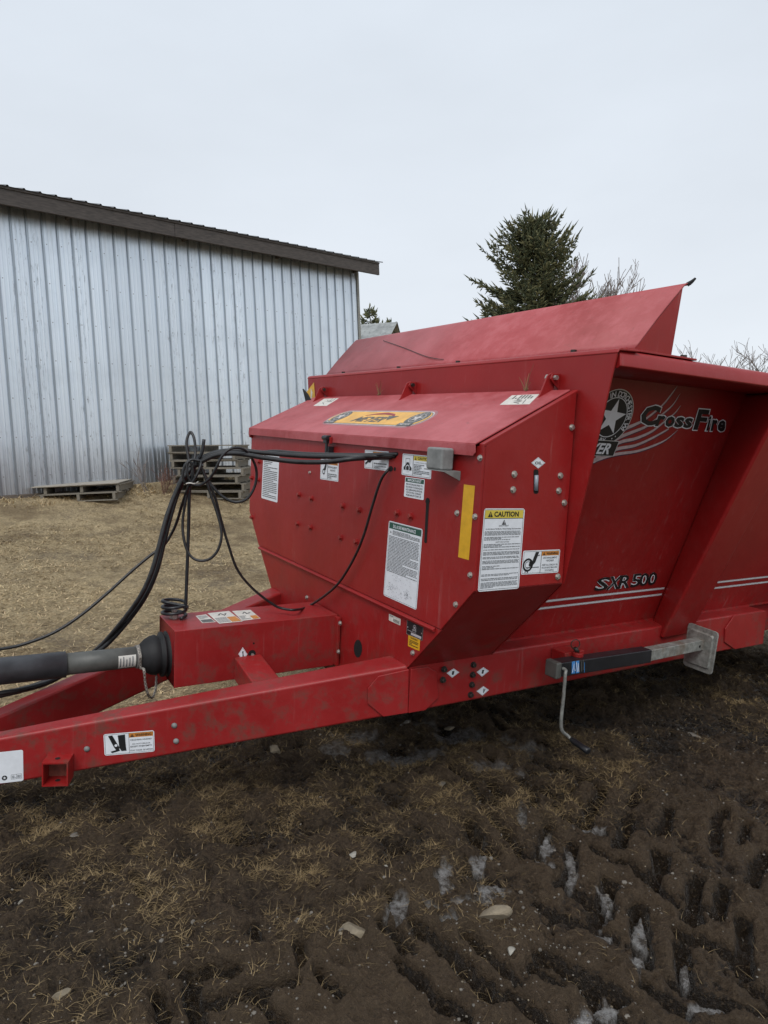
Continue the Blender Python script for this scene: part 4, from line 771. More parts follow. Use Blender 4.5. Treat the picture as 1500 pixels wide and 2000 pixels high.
q = at((492, 1277), 0, xb); mb = MB(); mb.tube([(xb - .004, q[1], q[2]), (xb + .0012, q[1], q[2])], .020, 20); part(mb, 'painted_access_hole', PAINTED_DARK, PB, 0); mb = MB(); mb.tube([(xb - .002, q[1] + .002, q[2] - .004), (xb + .010, q[1] + .002, q[2] - .004)], .008, 8); part(mb, 'grease_nipple', ZINC, PB, 0)
q = at((495.5, 1256.5), 0, xb); mb = MB(); mb.tube([(xb - .004, q[1], q[2]), (xb + .001, q[1], q[2])], .005, 10); part(mb, 'painted_small_hole', PAINTED_DARK, PB, 0)
# hydraulic hose holder: coil spring with a long arm
q = at((340, 1207), 2, -.960); cx_, cy_ = q[0], q[1]; pts = [(cx_ + .058 * math.cos(a), cy_ + .058 * math.sin(a), -.952 + .030 * a / 6.283) for a in np.linspace(0.3, .3 + 6.283 * 2.75, 70)]
top = adepth((363, 1176), 3.50); arm = [pts[-1], top - V(0, 0, .02), top, adepth((368, 1040), 3.49), adepth((371, 947), 3.47), adepth((383, 905), 3.45), adepth((394, 885), 3.45), adepth((398.5, 858), 3.45)]
mb = MB(); mb.tube(pts[:-1] + spline(arm, 5), .0085, 8); hh = part(mb, 'hose_holder_spring', BLACK, bevel=0, smooth=True); mb = MB(); mb.tube([(cx_, cy_, -.962), (cx_, cy_, -.935)], .022, 6); mb.tube([(cx_, cy_, -.935), (cx_, cy_, -.915)], .013, 8); part(mb, 'clamp_bolt', ZINC, hh, 0)

# --- front panel fittings
q = at((859, 895), 1, 0); mb = MB(); x, z = q[0] - .012, q[2]; x0_, x1_ = at((845, 900), 1, -.05)[0], at((876, 900), 1, -.05)[0]; zt_, zb_ = at((860, 874), 1, -.05)[2], at((858, 917), 1, -.05)[2]
mb.box((x0_, -.085, zb_), (x1_, -.022, zt_)); jb = part(mb, 'light_socket_box', GREYBOX, FP, .010, seg=3)
mb = MB(); mb.prism([(x0_ - .006, -.088, zb_ - .004), (x1_ + .022, -.088, zb_ - .004), (x1_ + .022, -.001, zb_ - .004), (x0_ - .006, -.001, zb_ - .004)], (0, 0, .004)); mb.prism([(x1_ + .022, -.088, zb_ - .003), (x1_ + .022, -.001, zb_ - .003), (x1_ + .022, -.001, zb_ - .040)], (-.004, 0, 0)); part(mb, 'socket_bracket', GREYBOX, FP, .001)
def hole(pts, parent, name, lift=.0012, ax=1):
    mb = MB(); mb.add([np.asarray(p) for p in pts], [tuple(range(len(pts)))]); return part(mb, name, PAINTED_DARK, parent, 0)
def ell(p, rx, ry, y, n=16): return [at((p[0] + rx * math.cos(a), p[1] + ry * math.sin(a)), 1, y) for a in np.linspace(0, 2 * math.pi, n, endpoint=False)]
hole([at(p, 1, -.0012) for p in ((832, 974), (835, 972), (838.5, 974), (839.5, 979), (838, 984), (833.5, 1060), (830.5, 1061), (828.5, 1058), (832, 984), (830.5, 979))], FP, 'adjusting_slot')
hole(ell((774, 886.5), 4, 3.6, -.0012), FP, 'hose_hole'); hole(ell((766, 888), 4, 4, -.0012), FP, 'hose_hole'); hole(ell((763, 915.5), 4.5, 5.5, -.0012), FP, 'hose_hole'); hole(ell((771, 916), 2.2, 4, -.0012), FP, 'hose_hole')
hole(ell((699, 1266.7), 8, 17.5, .0026), LP, 'round_hole')
HEX = {}
def bolt(P, n, r, m, parent, h=.010):
    k = (round(r, 4), m.name, tuple(n))
    if k not in HEX:
        mb = MB(); n_ = np.asarray(n, float); mb.tube([n_ * 0, n_ * h * .25], r * 1.35, 14); mb.tube([n_ * h * .25, n_ * h * .92, n_ * h], [r * 1.04, r * 1.04, r * .88], 6)
        ob = mb.build('bolt', m); HEX[k] = ob.data; ob.parent = parent; ob.location = tuple(np.asarray(P) - B); return ob
    ob = bpy.data.objects.new('bolt', HEX[k]); COL.objects.link(ob); ob.parent = parent; ob.location = tuple(np.asarray(P) - B); return ob
for p in ((893.4, 1002), (928.6, 1009), (919, 1123), (890.6, 1180.4), (938.4, 894.4), (606, 922.7)): bolt(at(p, 1, 0) if p[0] > 650 else at(p, 1, 0), (0, -1, 0), .0095 if p[0] > 650 else .007, ZINC, FP)
for p in ((585, 966), (609.3, 973.3), (670.7, 988.3), (702.3, 996), (776.7, 1001.7), (803.3, 1008.3), (582.3, 1022.7), (607.7, 1030), (666.7, 1050), (697, 1058), (507, 901.7), (492.7, 933), (505.7, 937), (492, 851), (493, 1010)): bolt(at(p, 1, 0), (0, -1, 0), .0125, RED, FP, .018)
for p in ((806.7, 1275), (600, 1166.7)): bolt(at(p, 1, .004), (0, -1, 0), .0095, ZINC, LP)
for p in ((665, 1217), (661.5, 1272.7)): bolt(at(p, 1, -.022), (0, -1, 0), .0095, ZINC, PB)
for p in ((1004, 926), (1001.6, 956.4), (1094, 929), (1090.8, 958.4), (1116.4, 834.8), (1101.6, 982), (1088.8, 1126)): bolt(at(p, 0, 0), (1, 0, 0), .0105, ZINC, HS)
for p in ((867, 1307), (864.5, 1327.5)): bolt(at(p, 0, -.4305), (1, 0, 0), .0115, DKST, FRR, .016)
for p in ((924, 1298), (922.5, 1317.5), (921, 1337), (918.5, 1356.5)): bolt(at(p, 0, -.44), (1, 0, 0), .0115, DKST, FRR, .016)
for p in ((340.4, 1417), (344, 1447.4), (169.8, 1462.7)):
    c = onb(p); mb = MB(); mb.tube([c, c + TN * .004, c + TN * .008, c + TN * .010], [.013, .012, .007, .002], 14); part(mb, 'rivet_head', GREYBOX, TBM, 0, True)
# oil level sight glass
pts = [at((1047 + 5 * math.cos(a), (921 if math.sin(a) < 0 else 960) + 4.5 * math.sin(a)), 0, .0012) for a in np.linspace(0, 2 * math.pi, 20, endpoint=False)]
mb = MB(); mb.add(pts, [tuple(range(20))]); part(mb, 'painted_sight_slot', PAINTED_DARK, HS, 0)
a = at((1047.6, 928), 0, .002); b = at((1046.6, 958), 0, .002); mb = MB(); mb.tube([a, b], .009, 10); part(mb, 'sight_tube', plain('clouded tube', (.24, .28, .32), .25, 0, .1, 10), HS, 0, True)
# warning decal and black rubber flap at the far left of the front board
q = [onpl(p, V(0, BY, 0), V(0, 1, 0)) - V(0, .002, 0) for p in ((614, 746.5), (616, 776), (608, 781), (599, 766))]
d = Decal([q[0], q[1], q[2], q[3]], (0, -1, 0), .001).rect(0, 0, 1, 1, YELR, 0).poly([(.1, .45), (.55, .35), (.95, .75), (.9, .95)], OFFW, 1); d.done('corner_warning_decal', FB, base=B)
q = [onpl(p, V(0, .42, 0), V(0, 1, 0)) for p in ((590.5, 759), (600, 770), (608, 786), (598, 791))]; mb = MB(); mb.prism(q, (0, .012, 0)); part(mb, 'rubber_flap', RUB, FB, .002)
# dry weeds caught on top of the hood
def weed(p, y, sd, lab):
    r = random.Random(sd); q = at(p, 1, y); z = ly(min(y, .47)); mb = MB()
    for k in range(5 if sd == 1 else 6): 
        h = r.uniform(.04, .10) if k else (.13 if sd == 1 else .10); dx, dy = r.gauss(0, .012), r.gauss(0, .008); mb.tube([(q[0] + dx * .2, y - .006, z + .006), (q[0] + dx * .7, y - .010 + dy, z + h * .6), (q[0] + dx * 1.5, y - .012 + dy * 2, z + h)], [.0018, .0014, .0006], 4)
    for k in range(9): a_ = r.uniform(0, 6.28); mb.tube([(q[0], y - .006, z + .007), (q[0] + .018 * math.cos(a_), y - .008 + .01 * math.sin(a_), z + .016 * r.random() + .008)], [.003, .001], 4)
    o = mb.build('weed', TUFT, None, q * (1, 0, 0) + V(0, y, z)); o.matrix_world = mat_at(q * (1, 0, 0) + V(0, y, z)); tag(o, lab, 'weed', 'dry weeds on the hood')
weed((1028, 768), .474, 1, 'tall dry weed stalk standing behind the hood lid next to the right pale sticker'); weed((742, 774), .474, 2, 'low dry weed tuft behind the hood lid between the left and middle hinges')

# ================================================================== DECALS ON THE SPREADER
def fr(ps, y=0.): return [at(p, 1, y) for p in ps]
def sd_(ps, x=0.): return [at(p, 0, x) for p in ps]
NF, NS = V(0, -1, 0), V(1, 0, 0)
def warn_head(d, u0, v0, u1, v1, txt, m):
    d.rect(u0, v0, u1, v1, m, 1); hh = (v1 - v0) * d.h; d.tri(u0 + (u1 - u0) * .13, (v0 + v1) / 2, hh * .72, INK, 3, m); d.text(txt, u0 + (u1 - u0) * .26, v0 + (v1 - v0) * .2, u1 - (u1 - u0) * .06, v1 - (v1 - v0) * .2, INK, 3, 0, .02)
# entanglement sticker behind the hoses, upper left of the front
d = Decal(fr([(713, 878.4), (760, 882), (758.4, 920), (712, 914.4)]), NF).rrect(WHITE).frame(.03, .05, .97, .95, .0012, INK); warn_head(d, .37, .07, .955, .28, 'WARNING', ORG); d.rect(.355, .05, .37, .95, INK, 2)
d.stroke([(.05, .75), (.15, .6), (.24, .62), (.33, .45)], .010, INK, 3).poly([(.14, .6), (.22, .2), (.28, .6)], INK, 3).para(.41, .62, .93, .74, 1, 3).para(.41, .78, .93, .92, 2, 4); d.done('warning_decal', FP, base=B)
d = Decal(fr([(787, 885.6), (844, 891), (842, 936), (784.4, 927)]), NF).rrect(WHITE).frame(.03, .04, .97, .96, .0012, INK); warn_head(d, .40, .06, .955, .26, 'CAUTION', YEL); d.rect(.385, .04, .398, .96, INK, 2)
d.poly([(.07, .62), (.14, .50), (.26, .50), (.345, .62), (.345, .74), (.07, .74)], INK, 3).poly([(.14, .5), (.17, .38), (.24, .38), (.27, .5)], INK, 3).frame(.13, .20, .28, .5, .0016, INK, 3).ring(.21, .66, .012, .016, WHITE, 4)
d.text('CLEAN CROSS SHAFT', .45, .33, .92, .37, TXT, 3).para(.42, .42, .94, .90, 7, 6); d.done('caution_decal', FP, base=B)
d = Decal(fr([(792, 931), (830, 936.4), (827.6, 977), (789, 969.6)]), NF).rrect(WHITE).rect(.03, .035, .97, .24, GRN, 1).text('IMPORTANT', .15, .075, .85, .205, WHITE, 3, 0, .015)
for k, s_ in enumerate(('REDUCE ENGINE SPEED TO', 'IDLE PRIOR TO ENGAGING', 'AND DISENGAGING DRIVELINE.', 'CLUTCH WILL OVERHEAT', 'FROM ABRUPT START UP')): d.text(s_, .08 + .04 * (k > 2), .30 + k * .135, .92 - .04 * (k > 2), .385 + k * .135, INK, 3, 0, .01)
d.done('important_decal', FP, base=B)
d = Decal(fr([(627, 894), (662, 899), (661, 941), (625.5, 935.6)]), NF).rrect(WHITE).frame(.03, .04, .97, .96, .0012, INK); warn_head(d, .42, .06, .95, .26, 'WARNING', ORG); d.rect(.40, .04, .42, .96, INK, 2).ring(.2, .62, .010, .016, INK, 3).poly([(.2, .5), (.32, .12), (.38, .14), (.3, .55)], INK, 3)
d.text('ENTANGLEMENT', .45, .33, .93, .42, TXT).text('HAZARD', .55, .47, .83, .55, TXT).para(.45, .66, .93, .92, 3, 9); d.done('warning_decal', FP, base=B)
d = Decal(fr([(515, 880), (546, 884), (542, 981.7), (510.7, 972.7)]), NF).rrect(WHITE, 0, .03).para(.07, .05, .93, .96, 24, 12, .36, INK); d.done('instruction_decal', FP, base=B)
d = Decal(fr([(906.4, 946), (928, 949), (916, 1094), (895, 1088)]), NF).rect(0, 0, 1, 1, YELR, 0); d.done('reflector_strip', FP, base=B)
d = Decal(fr([(760, 1016.6), (826, 1033.6), (813.6, 1191.6), (749, 1162.4)]), NF).rrect(WHITE, 0, .04).frame(.02, .012, .98, .988, .0012, INK).rect(.03, .018, .97, .095, GRN, 1).text('SXL & SXR MAINTENANCE', .15, .036, .82, .078, WHITE, 3, 0, .015).tri(.09, .135, .010)
d.para(.15, .11, .95, .17, 4, 20, .4, INK).para(.05, .185, .95, .66, 26, 21, .36, INK)
r_ = random.Random(5)
for cu, cv, n_ in ((.36, .72, 16), (.60, .72, 12), (.24, .84, 46), (.70, .86, 60), (.4, .93, 14)):
    for k in range(n_): u, v = cu + r_.gauss(0, .075), cv + r_.gauss(0, .034); a = r_.uniform(0, 3.14); l = r_.uniform(.01, .05); d.stroke([(max(.05, min(.95, u)), max(.68, min(.97, v))), (max(.05, min(.95, u + l * math.cos(a))), max(.68, min(.97, v + .6 * l * math.sin(a))))], .0008, TXT, 3)
d.done('maintenance_decal', FP, base=B)
d = Decal(fr([(760, 1198.6), (783, 1209), (782, 1221.6), (759.6, 1211.4)], .004), NF).rect(0, 0, 1, 1, OFFW, 0)
for k in range(16): d.rect(.40 + k * .032, .42, .40 + k * .032 + (.010 if k % 3 else .02), .9, INK, 1)
d.para(.1, .1, .5, .28, 1, 2); d.done('part_sticker', LP, base=B)
d = Decal(fr([(795.6, 1209), (827.6, 1221.6), (825.6, 1251.6), (794, 1238)], .004), NF, .0015).rrect(GALV, 0, .08).rrect(INK, 1, .08, .0025).disc(.5, .36, .012, SILV, 2).disc(.5, .36, .0095, INK, 3).star(.5, .36, .008, SILV, 4).text('MEYER', .38, .50, .62, .60, SILV, 3).rect(.30, .76, .93, .92, SILV, 2).para(.08, .66, .6, .72, 1, 3, .5, SILV).disc(.08, .5, .003, SILV, 3).disc(.93, .55, .004, ZINC, 3); d.done('serial_plate', LP, base=B)
d = Decal(fr([(797.7, 1239.3), (820.7, 1249.3), (819.3, 1271.7), (796.7, 1261.7)], .004), NF, .0003).rect(0, 0, 1, 1, YELR, 0).text('WARNING', .2, .1, .8, .25, INK, 2).para(.12, .34, .88, .86, 4, 8, .5, INK, 2); d.done('yellow_tag', LP, base=B)
# hood side
d = Decal(sd_([(1037.4, 904), (1051, 893), (1064.6, 904), (1051, 915)]), NS).rect(0, 0, 1, 1, WHITE, 0).frame(.05, .05, .95, .95, .0006, INK, 1); q = d.mb
d.done('oil_decal', HS, base=B); c = sd_([(1044.3, 901.2), (1057.7, 901.2), (1057.7, 907), (1044.3, 907)]); d = Decal(c, NS, .0022).text('OIL', 0, 0, 1, 1, INK, 0); d.done('oil_lettering', HS, base=B)
d = Decal(sd_([(945.7, 993), (1025, 993), (1013, 1149.3), (932.7, 1156)]), NS).rrect(WHITE, 0, .05).frame(.02, .012, .975, .985, .0014, INK).rect(.03, .02, .965, .118, YEL, 1).rect(.02, .116, .975, .122, INK, 2)
d.tri(.155, .068, .0235, INK, 3, YEL).text('CAUTION', .245, .036, .85, .100, INK, 3, 0, .03).tri(.5, .165, .020).text('SAFETY FIRST', .38, .200, .62, .215, TXT, 3).text('Do Not Operate This Machine Without Reading These Instructions', .07, .238, .93, .256, INK, 3, 0, .02)
d.para(.05, .27, .93, .325, 4, 31, .45).para(.05, .34, .90, .385, 3, 32, .45).text('SAFETY PRECAUTIONS', .33, .398, .66, .412, TXT, 3)
for a, b_, n_, k in ((.425, .475, 3, 1), (.49, .505, 1, 2), (.52, .565, 3, 3), (.58, .61, 2, 4), (.625, .67, 3, 5), (.69, .74, 3, 6), (.79, .82, 2, 7), (.84, .875, 2, 8), (.89, .965, 5, 9)): d.para(.05, a, .94, b_, n_, 40 + k, .45)
d.done('caution_decal', HS, base=B)
d = Decal(sd_([(1022, 1075.7), (1094, 1073), (1090, 1118), (1017.3, 1122.4)]), NS).rrect(WHITE).frame(.025, .04, .98, .96, .0012, INK); warn_head(d, .50, .06, .97, .24, 'WARNING', ORG); d.rect(.488, .04, .498, .96, INK, 2)
d.ring(.15, .60, .020, .028, INK, 3).ring(.15, .60, .013, .015, INK, 3).poly([(.33, .07), (.42, .07), (.34, .50), (.24, .70), (.17, .62), (.20, .42), (.25, .5)], INK, 3).rect(.12, .70, .45, .725, INK, 3).stroke([(.09, .93), (.12, .80), (.17, .93)], .004, INK, 3).stroke([(.09, .82), (.15, .88)], .003, INK, 3).stroke([(.36, .24), (.45, .2)], .0025, INK, 3)
for k, (s_, a, b_) in enumerate((('ENTANGLEMENT', .55, .93), ('HAZARD', .64, .84))): d.text(s_, a, .29 + k * .12, b_, .37 + k * .12, TXT)
for k, (s_, a, b_) in enumerate((('KEEP ALL SHIELDS IN', .53, .95), ('PLACE WHILE MACHINE', .53, .95), ('IS RUNNING', .62, .86))): d.text(s_, a, .60 + k * .115, b_, .67 + k * .115, TXT)
d.done('warning_decal', HS, base=B)
# lid stickers
PLN, NLD = V(0, 0, ly(0) + .0062), unit((0, -.245, .489))
def ld(ps): return [onpl(p, PLN, NLD) for p in ps]
d = Decal(ld([(612, 793), (633, 779), (662, 778), (638, 793)]), NLD, .001).rect(0, 0, 1, 1, OFFW, 0).stroke([(.2, .6), (.5, .3), (.6, .6), (.8, .4)], .008, FADEK, 1).para(.5, .6, .95, .9, 3, 4, .5, FADEK, 1); d.done('worn_decal', LID, base=B)
d = Decal(ld([(976, 791), (1000, 772.5), (1054, 770), (1034, 790)]), NLD, .001).rect(0, 0, 1, 1, OFFW, 0).stroke([(.12, .62), (.22, .4), (.3, .62), (.36, .35), (.44, .6), (.5, .4)], .009, INK, 1).stroke([(.08, .75), (.5, .72)], .005, FADEK, 1).para(.58, .15, .95, .9, 7, 5, .5, FADEK, 1); d.done('worn_decal', LID, base=B)
# big amber badge: laid out along the lid (u to the machine's right, v towards the front lip)
a, b_ = onpl((635, 822), PLN, NLD), onpl((829, 822), PLN, NLD); vt, vb = onpl((740, 803.5), PLN, NLD), onpl((740, 831.5), PLN, NLD)
xa_, xb_ = -2.33 + 0, 0; uA, uB = min(onpl((640, 826), PLN, NLD)[0], onpl((655, 812), PLN, NLD)[0]), max(onpl((830, 812), PLN, NLD)[0], onpl((812, 832), PLN, NLD)[0])
def lp(x, y): return V(x, y, PLN[2] + .501 * y)
yT, yB = vt[1], vb[1]; d = Decal([lp(uA, yT), lp(uB, yT), lp(uB, yB), lp(uA, yB)], NLD, .0009)
hw_ = d.h; ru = hw_ * .5 / d.w
def capsule(ins, m, L):
    pts = []; r = hw_ / 2 - ins
    for c_, t0 in ((1 - ru, -90), (ru, 90)):
        for k in range(13): t_ = math.radians(t0 + 15 * k); pts.append((c_ + r * math.cos(t_) / d.w, .5 + r * math.sin(t_) / d.h))
    d.poly(pts, m, L)
capsule(-.016, CLEAR, 0); capsule(.0, FADEW, 1); capsule(.008, FADEK, 2); capsule(.012, LOGOY, 3)
for c_ in (ru * 1.12, 1 - ru * 1.12):
    rr_ = hw_ * .40; d.disc(c_, .46, rr_, FADEK, 4).ring(c_, .46, rr_ * .62, rr_ * .67, FADEW, 5).star(c_, .46, rr_ * .60, FADEW, 6).arctext('DORCHESTER', c_, .46, rr_ * .80, rr_ * .26, -110, 110, FADEW, 6); d.rect(c_ - rr_ * .9 / d.w, .80, c_ + rr_ * .75 / d.w, .97, FADEK, 7).text('MEYER', c_ - rr_ * .7 / d.w, .83, c_ + rr_ * .6 / d.w, .94, FADEW, 8)
d.text('MEYER', .33, .44, .64, .80, FADEK, 5, .12, .03); d.stroke([(.36, .36), (.44, .24), (.54, .19), (.63, .26), (.66, .38)], [.006, .018, .024, .02, .012], REDM, 5).poly([(.61, .36), (.71, .36), (.66, .66)], FADEK, 5); d.done('maker_badge', LID, base=B)
# shaft tunnel stickers
def tt(ps): return [at(p, 2, -.962) for p in ps]
d = Decal(tt([(382, 1203), (402, 1200), (422, 1215), (395, 1217)]), V(0, 0, 1), .0005).rect(0, 0, 1, 1, OFFW, 0).rect(.06, .6, .94, .95, FADEK, 1).para(.1, .1, .9, .5, 4, 3, .5, TXT, 1); d.done('tunnel_decal', PB, base=B)
d = Decal(tt([(405, 1198), (447, 1193.5), (474, 1214), (428, 1218.5)]), V(0, 0, 1), .0012).rect(0, 0, 1, 1, OFFW, 0).rect(.58, .52, .97, .96, ORG, 1).para(.06, .5, .55, .94, 5, 5, .5, TXT, 1).stroke([(.35, .3), (.5, .15), (.6, .36), (.72, .2)], .012, INK, 1); d.done('tunnel_decal', PB, base=B)
d = Decal(tt([(453, 1193.5), (489, 1191), (509, 1208), (473, 1212.5)]), V(0, 0, 1), .0005).rect(0, 0, 1, 1, OFFW, 0).rect(.62, .62, .97, .97, ORG, 1).para(.08, .55, .58, .92, 4, 6, .5, TXT, 1).stroke([(.4, .35), (.55, .2), (.6, .4), (.8, .3)], .012, INK, 1); d.done('tunnel_decal', PB, base=B)
def diamond(ps, parent, n, pl, kind):
    d = Decal([pl(p) for p in ps], n).rect(0, 0, 1, 1, WHITE, 0).frame(.06, .06, .94, .94, .0007, INK, 1)
    if kind == 0: d.stroke([(.3, .7), (.62, .38), (.75, .30)], .006, INK, 2).poly([(.5, .35), (.62, .22), (.72, .42)], INK, 2).stroke([(.36, .52), (.5, .64)], .004, INK, 2)
    elif kind == 1: d.stroke([(.3, .7), (.7, .3)], .009, INK, 2).stroke([(.55, .28), (.72, .45)], .006, INK, 2).stroke([(.32, .5), (.45, .6)], .004, INK, 2)
    else: 
        for k in range(3): d.stroke([(.30 + k * .1, .80 - k * .05), (.75 + k * .05, .30 + k * .1)], .003, TXT, 2)
    d.done('grease_point_decal', parent, base=B)
fx = lambda p: at(p, 0, -.44)
diamond([(872, 1314.5), (886, 1305.5), (897, 1313), (883, 1323.5)], FRR, NS, fx, 1); diamond([(930.5, 1312.5), (944, 1303), (955, 1310.5), (941, 1321.5)], FRR, NS, fx, 1); diamond([(930.5, 1350), (944, 1340), (955, 1347.5), (942, 1358.5)], FRR, NS, fx, 2)
diamond([(465.5, 1277.5), (474, 1264), (483, 1277.5), (475, 1292.5)], PB, NS, lambda p: at(p, 0, xb), 0)
# tongue beam stickers
d = Decal([onb(p) for p in ((202, 1434), (301, 1426), (302.3, 1467.5), (204.5, 1476))], TN).rrect(WHITE, 0, .09).frame(.02, .04, .98, .96, .0012, INK); warn_head(d, .50, .05, .975, .25, 'WARNING', ORG); d.rect(.492, .04, .498, .96, INK, 2)
d.poly([(.09, .10), (.17, .08), (.30, .66), (.29, .80), (.24, .80), (.19, .62)], INK, 3).poly([(.28, .10), (.42, .08), (.43, .70), (.44, .84), (.34, .84), (.30, .68)], INK, 3).poly([(.12, .83), (.29, .74), (.31, .82), (.15, .90)], INK, 3).disc(.235, .56, .006, WHITE, 4)
for k, (s_, a, b_, v0) in enumerate((('CRUSHING HAZARD', .52, .95, .33), ('DO NOT USE JACK', .56, .92, .53), ('EXCEPT WHEN EMPTY', .52, .95, .64), ('STAY CLEAR OF HITCH', .51, .96, .82))): d.text(s_, a, v0, b_, v0 + .075, TXT)
d.done('warning_decal', TBM, base=B)
d = Decal([onb(p) for p in ((-10, 1470), (45, 1464), (46, 1524.7), (-9, 1531))], TN).rrect(WHITE, 0, .07).disc(.33, .84, .011, INK, 1).star(.33, .84, .0075, WHITE, 2).frame(.56, .76, .94, .91, .001, INK, 1).rect(.745, .76, .755, .91, INK, 1).para(.60, .79, .73, .88, 3, 2, .5).para(.78, .79, .91, .88, 3, 3, .5); d.done('square_white_decal', TBM, base=B)

# hopper wall lettering (wall plane)
PW_, NWL = V(-.12, 0, .338), unit((1.368, 0, -.445))
def wl_(p): return onpl(p, PW_, NWL)
def wuv(p):                                                                        # metres along the wall: rearwards, down the slope
    q = wl_(p); return q[1], math.hypot(q[0] + .12, q[2] - .338)
def wxyz(y, s): return V(-.12 - .3094 * s, y, .338 - .9509 * s)
def wdecal(y0, s0, y1, s1): return Decal([wxyz(y0, s0), wxyz(y1, s0), wxyz(y1, s1), wxyz(y0, s1)], NWL, .001)
cy, cs = wuv((1194, 815)); rr_ = wuv((1234, 814))[0] - cy; d = wdecal(cy - .25, cs - .25, cy + .25, cs + .25)
ARC = [((1161, 905), (1195, 893), (1235, 881), (1262, 864), (1293, 848), (1321, 825), (1325, 839)), ]
def wpl(pxs): return [((wuv(p)[0] - (cy - .25)) / d.w, (wuv(p)[1] - (cs - .25)) / d.h) for p in pxs]
def sw(pts, ws):
    q = [np.array(p) for p in wpl(pts)]; q = spline([V(a, b, 0) for a, b in q], 5); n = len(q); w_ = np.interp(np.linspace(0, 1, n), np.linspace(0, 1, len(ws)), ws)
    d.stroke([(a[0] + .004, a[1] + .010) for a in q], w_ * 1.1, VIO, 0); d.stroke([(a[0], a[1]) for a in q], w_, PINKW, 1)
C5 = lambda x, y: (1130 + x / 4.545, 740 + y / 4.545)
sw([C5(120, 740), C5(200, 705), C5(330, 668), C5(520, 640), C5(680, 585), C5(780, 535), C5(880, 452)], [.014, .016, .016, .013, .012, .008, .002])
sw([C5(120, 725), C5(240, 660), C5(350, 618), C5(500, 590), C5(640, 530), C5(760, 465), C5(800, 440)], [.012, .016, .018, .015, .013, .010, .008])
sw([C5(150, 690), C5(360, 565), C5(500, 530), C5(640, 470), C5(740, 395), C5(850, 305), C5(905, 235)], [.01, .018, .016, .014, .011, .008, .002])
sw([C5(150, 660), C5(340, 530), C5(480, 470), C5(600, 420), C5(720, 330), C5(830, 235), C5(900, 130)], [.01, .02, .017, .014, .011, .008, .002])
sw([C5(300, 500), C5(410, 442), C5(510, 400), C5(600, 350), C5(740, 235), C5(830, 125), C5(880, 50)], [.012, .02, .016, .013, .011, .008, .002])
c0 = (.5, .5); d.disc(*c0, rr_, SILV, 2, 44).disc(*c0, rr_ * .965, INK, 3, 44).ring(*c0, rr_ * .685, rr_ * .715, WHITE, 4, 44).star(*c0, rr_ * .66, WHITE, 5, -86).arctext('CRAFTED IN DORCHESTER WI', *c0, rr_ * .83, rr_ * .27, -112, 124, WHITE, 5)
d.arctext('BY', *c0, rr_ * .84, -rr_ * .24, 196, 176, WHITE, 5); d.disc(.5 + rr_ * .5 / d.w, .5 + rr_ * .66 / d.h, .0035, WHITE, 5, 8).disc(.5 + rr_ * .36 / d.w, .5 + rr_ * .75 / d.h, .0035, WHITE, 5, 8)
pl_ = wpl([(1128, 856), (1209, 861), (1197, 891), (1120, 889)]); d.poly(pl_, SILV, 6); cen = np.mean(pl_, 0); d.poly([tuple(cen + (np.array(p) - cen) * (.965, .92)) for p in pl_], INK, 7)
y_a, s_a = wuv((1146, 887)); y_b, s_b = wuv((1199, 866)); U = lambda y: (y - cy + .25) / d.w; W2 = lambda s_: (s_ - cs + .25) / d.h
d.text('MEYER', U(y_a) - .18, W2(s_b) + .0, U(y_b) - .02, W2(s_a) - .01, WHITE, 9, .06, .03); d.done('round_badge', HW, base=B)
# CrossFire
def wtext(t, pxs, shear, parent, name, edge, fill, offs):
    d = Decal([wl_(p) for p in pxs], NWL, .003)
    d.text(t, 0, 0, 1, 1, edge, 0, shear, offs[0]).text(t, .004, .012, .996, .988, fill, 1, shear, offs[1]); d.done(name, parent, base=B); return d
d = Decal([wl_(p) for p in ((1247, 789), (1419, 803), (1419, 841), (1245, 829.5))], NWL, .0035)
spec = [('C', .03, .0, .21, 1.), ('r', .19, .46, .275, 1.), ('o', .285, .46, .385, 1.), ('s', .39, .46, .485, 1.), ('s', .49, .47, .585, 1.), ('F', .625, .0, .755, 1.06), ('i', .765, .30, .792, 1.06), ('r', .81, .47, .875, 1.06), ('e', .885, .47, .98, 1.06)]
for ch, a, v0, b_, v1 in spec:
    sh = {'C': .38, 'F': .5, 'i': 1.5, 'o': .33, 's': .36, 'e': .34, 'r': .42}[ch]; k_ = .008
    d.text(ch, a - k_, v0 - .05, b_ + k_, v1 + .05, WHITE, 0, sh, .05); d.text(ch, a, v0, b_, v1, INK, 1, sh, .040)
d.done('model_lettering', HW, base=B)
d = Decal([wl_(p) for p in ((1158, 1128), (1281, 1115), (1286, 1142), (1163, 1155))], NWL, .0035)
for ch, a, b_ in (('S', .02, .22), ('X', .20, .40), ('R', .38, .56), ('5', .57, .72), ('0', .70, .85), ('0', .84, .99)):
    for L, m_, e_ in ((0, WHITE, .045), (1, INK, .014), ): d.text(ch, a, .04, b_, .96, m_, L, .55, e_)
d.done('model_number_lettering', HW, base=B)
S_ = lambda y, v: v
y0, s0 = wuv((1074, 1173)); y1, s1 = wuv((1297, 1149)); sA = (s0 + s1) / 2; sB_ = (wuv((1062, 1186.5))[1] + wuv((1295.5, 1161.3))[1]) / 2
for ya, yb_ in ((.52, y1), (2.145, 3.46), (3.80, YR)):
    d = wdecal(ya, sA - .02, yb_, sB_ + .02); kk = d.h
    for c_ in (.02, kk - .02): d.rect(0, (c_ - .0075) / kk, 1, (c_ + .0075) / kk, SILV, 0); d.rect(0, (c_ - .0035) / kk, 1, (c_ + .0035) / kk, WHITE, 1)
    d.done('side_stripe', HW, base=B)

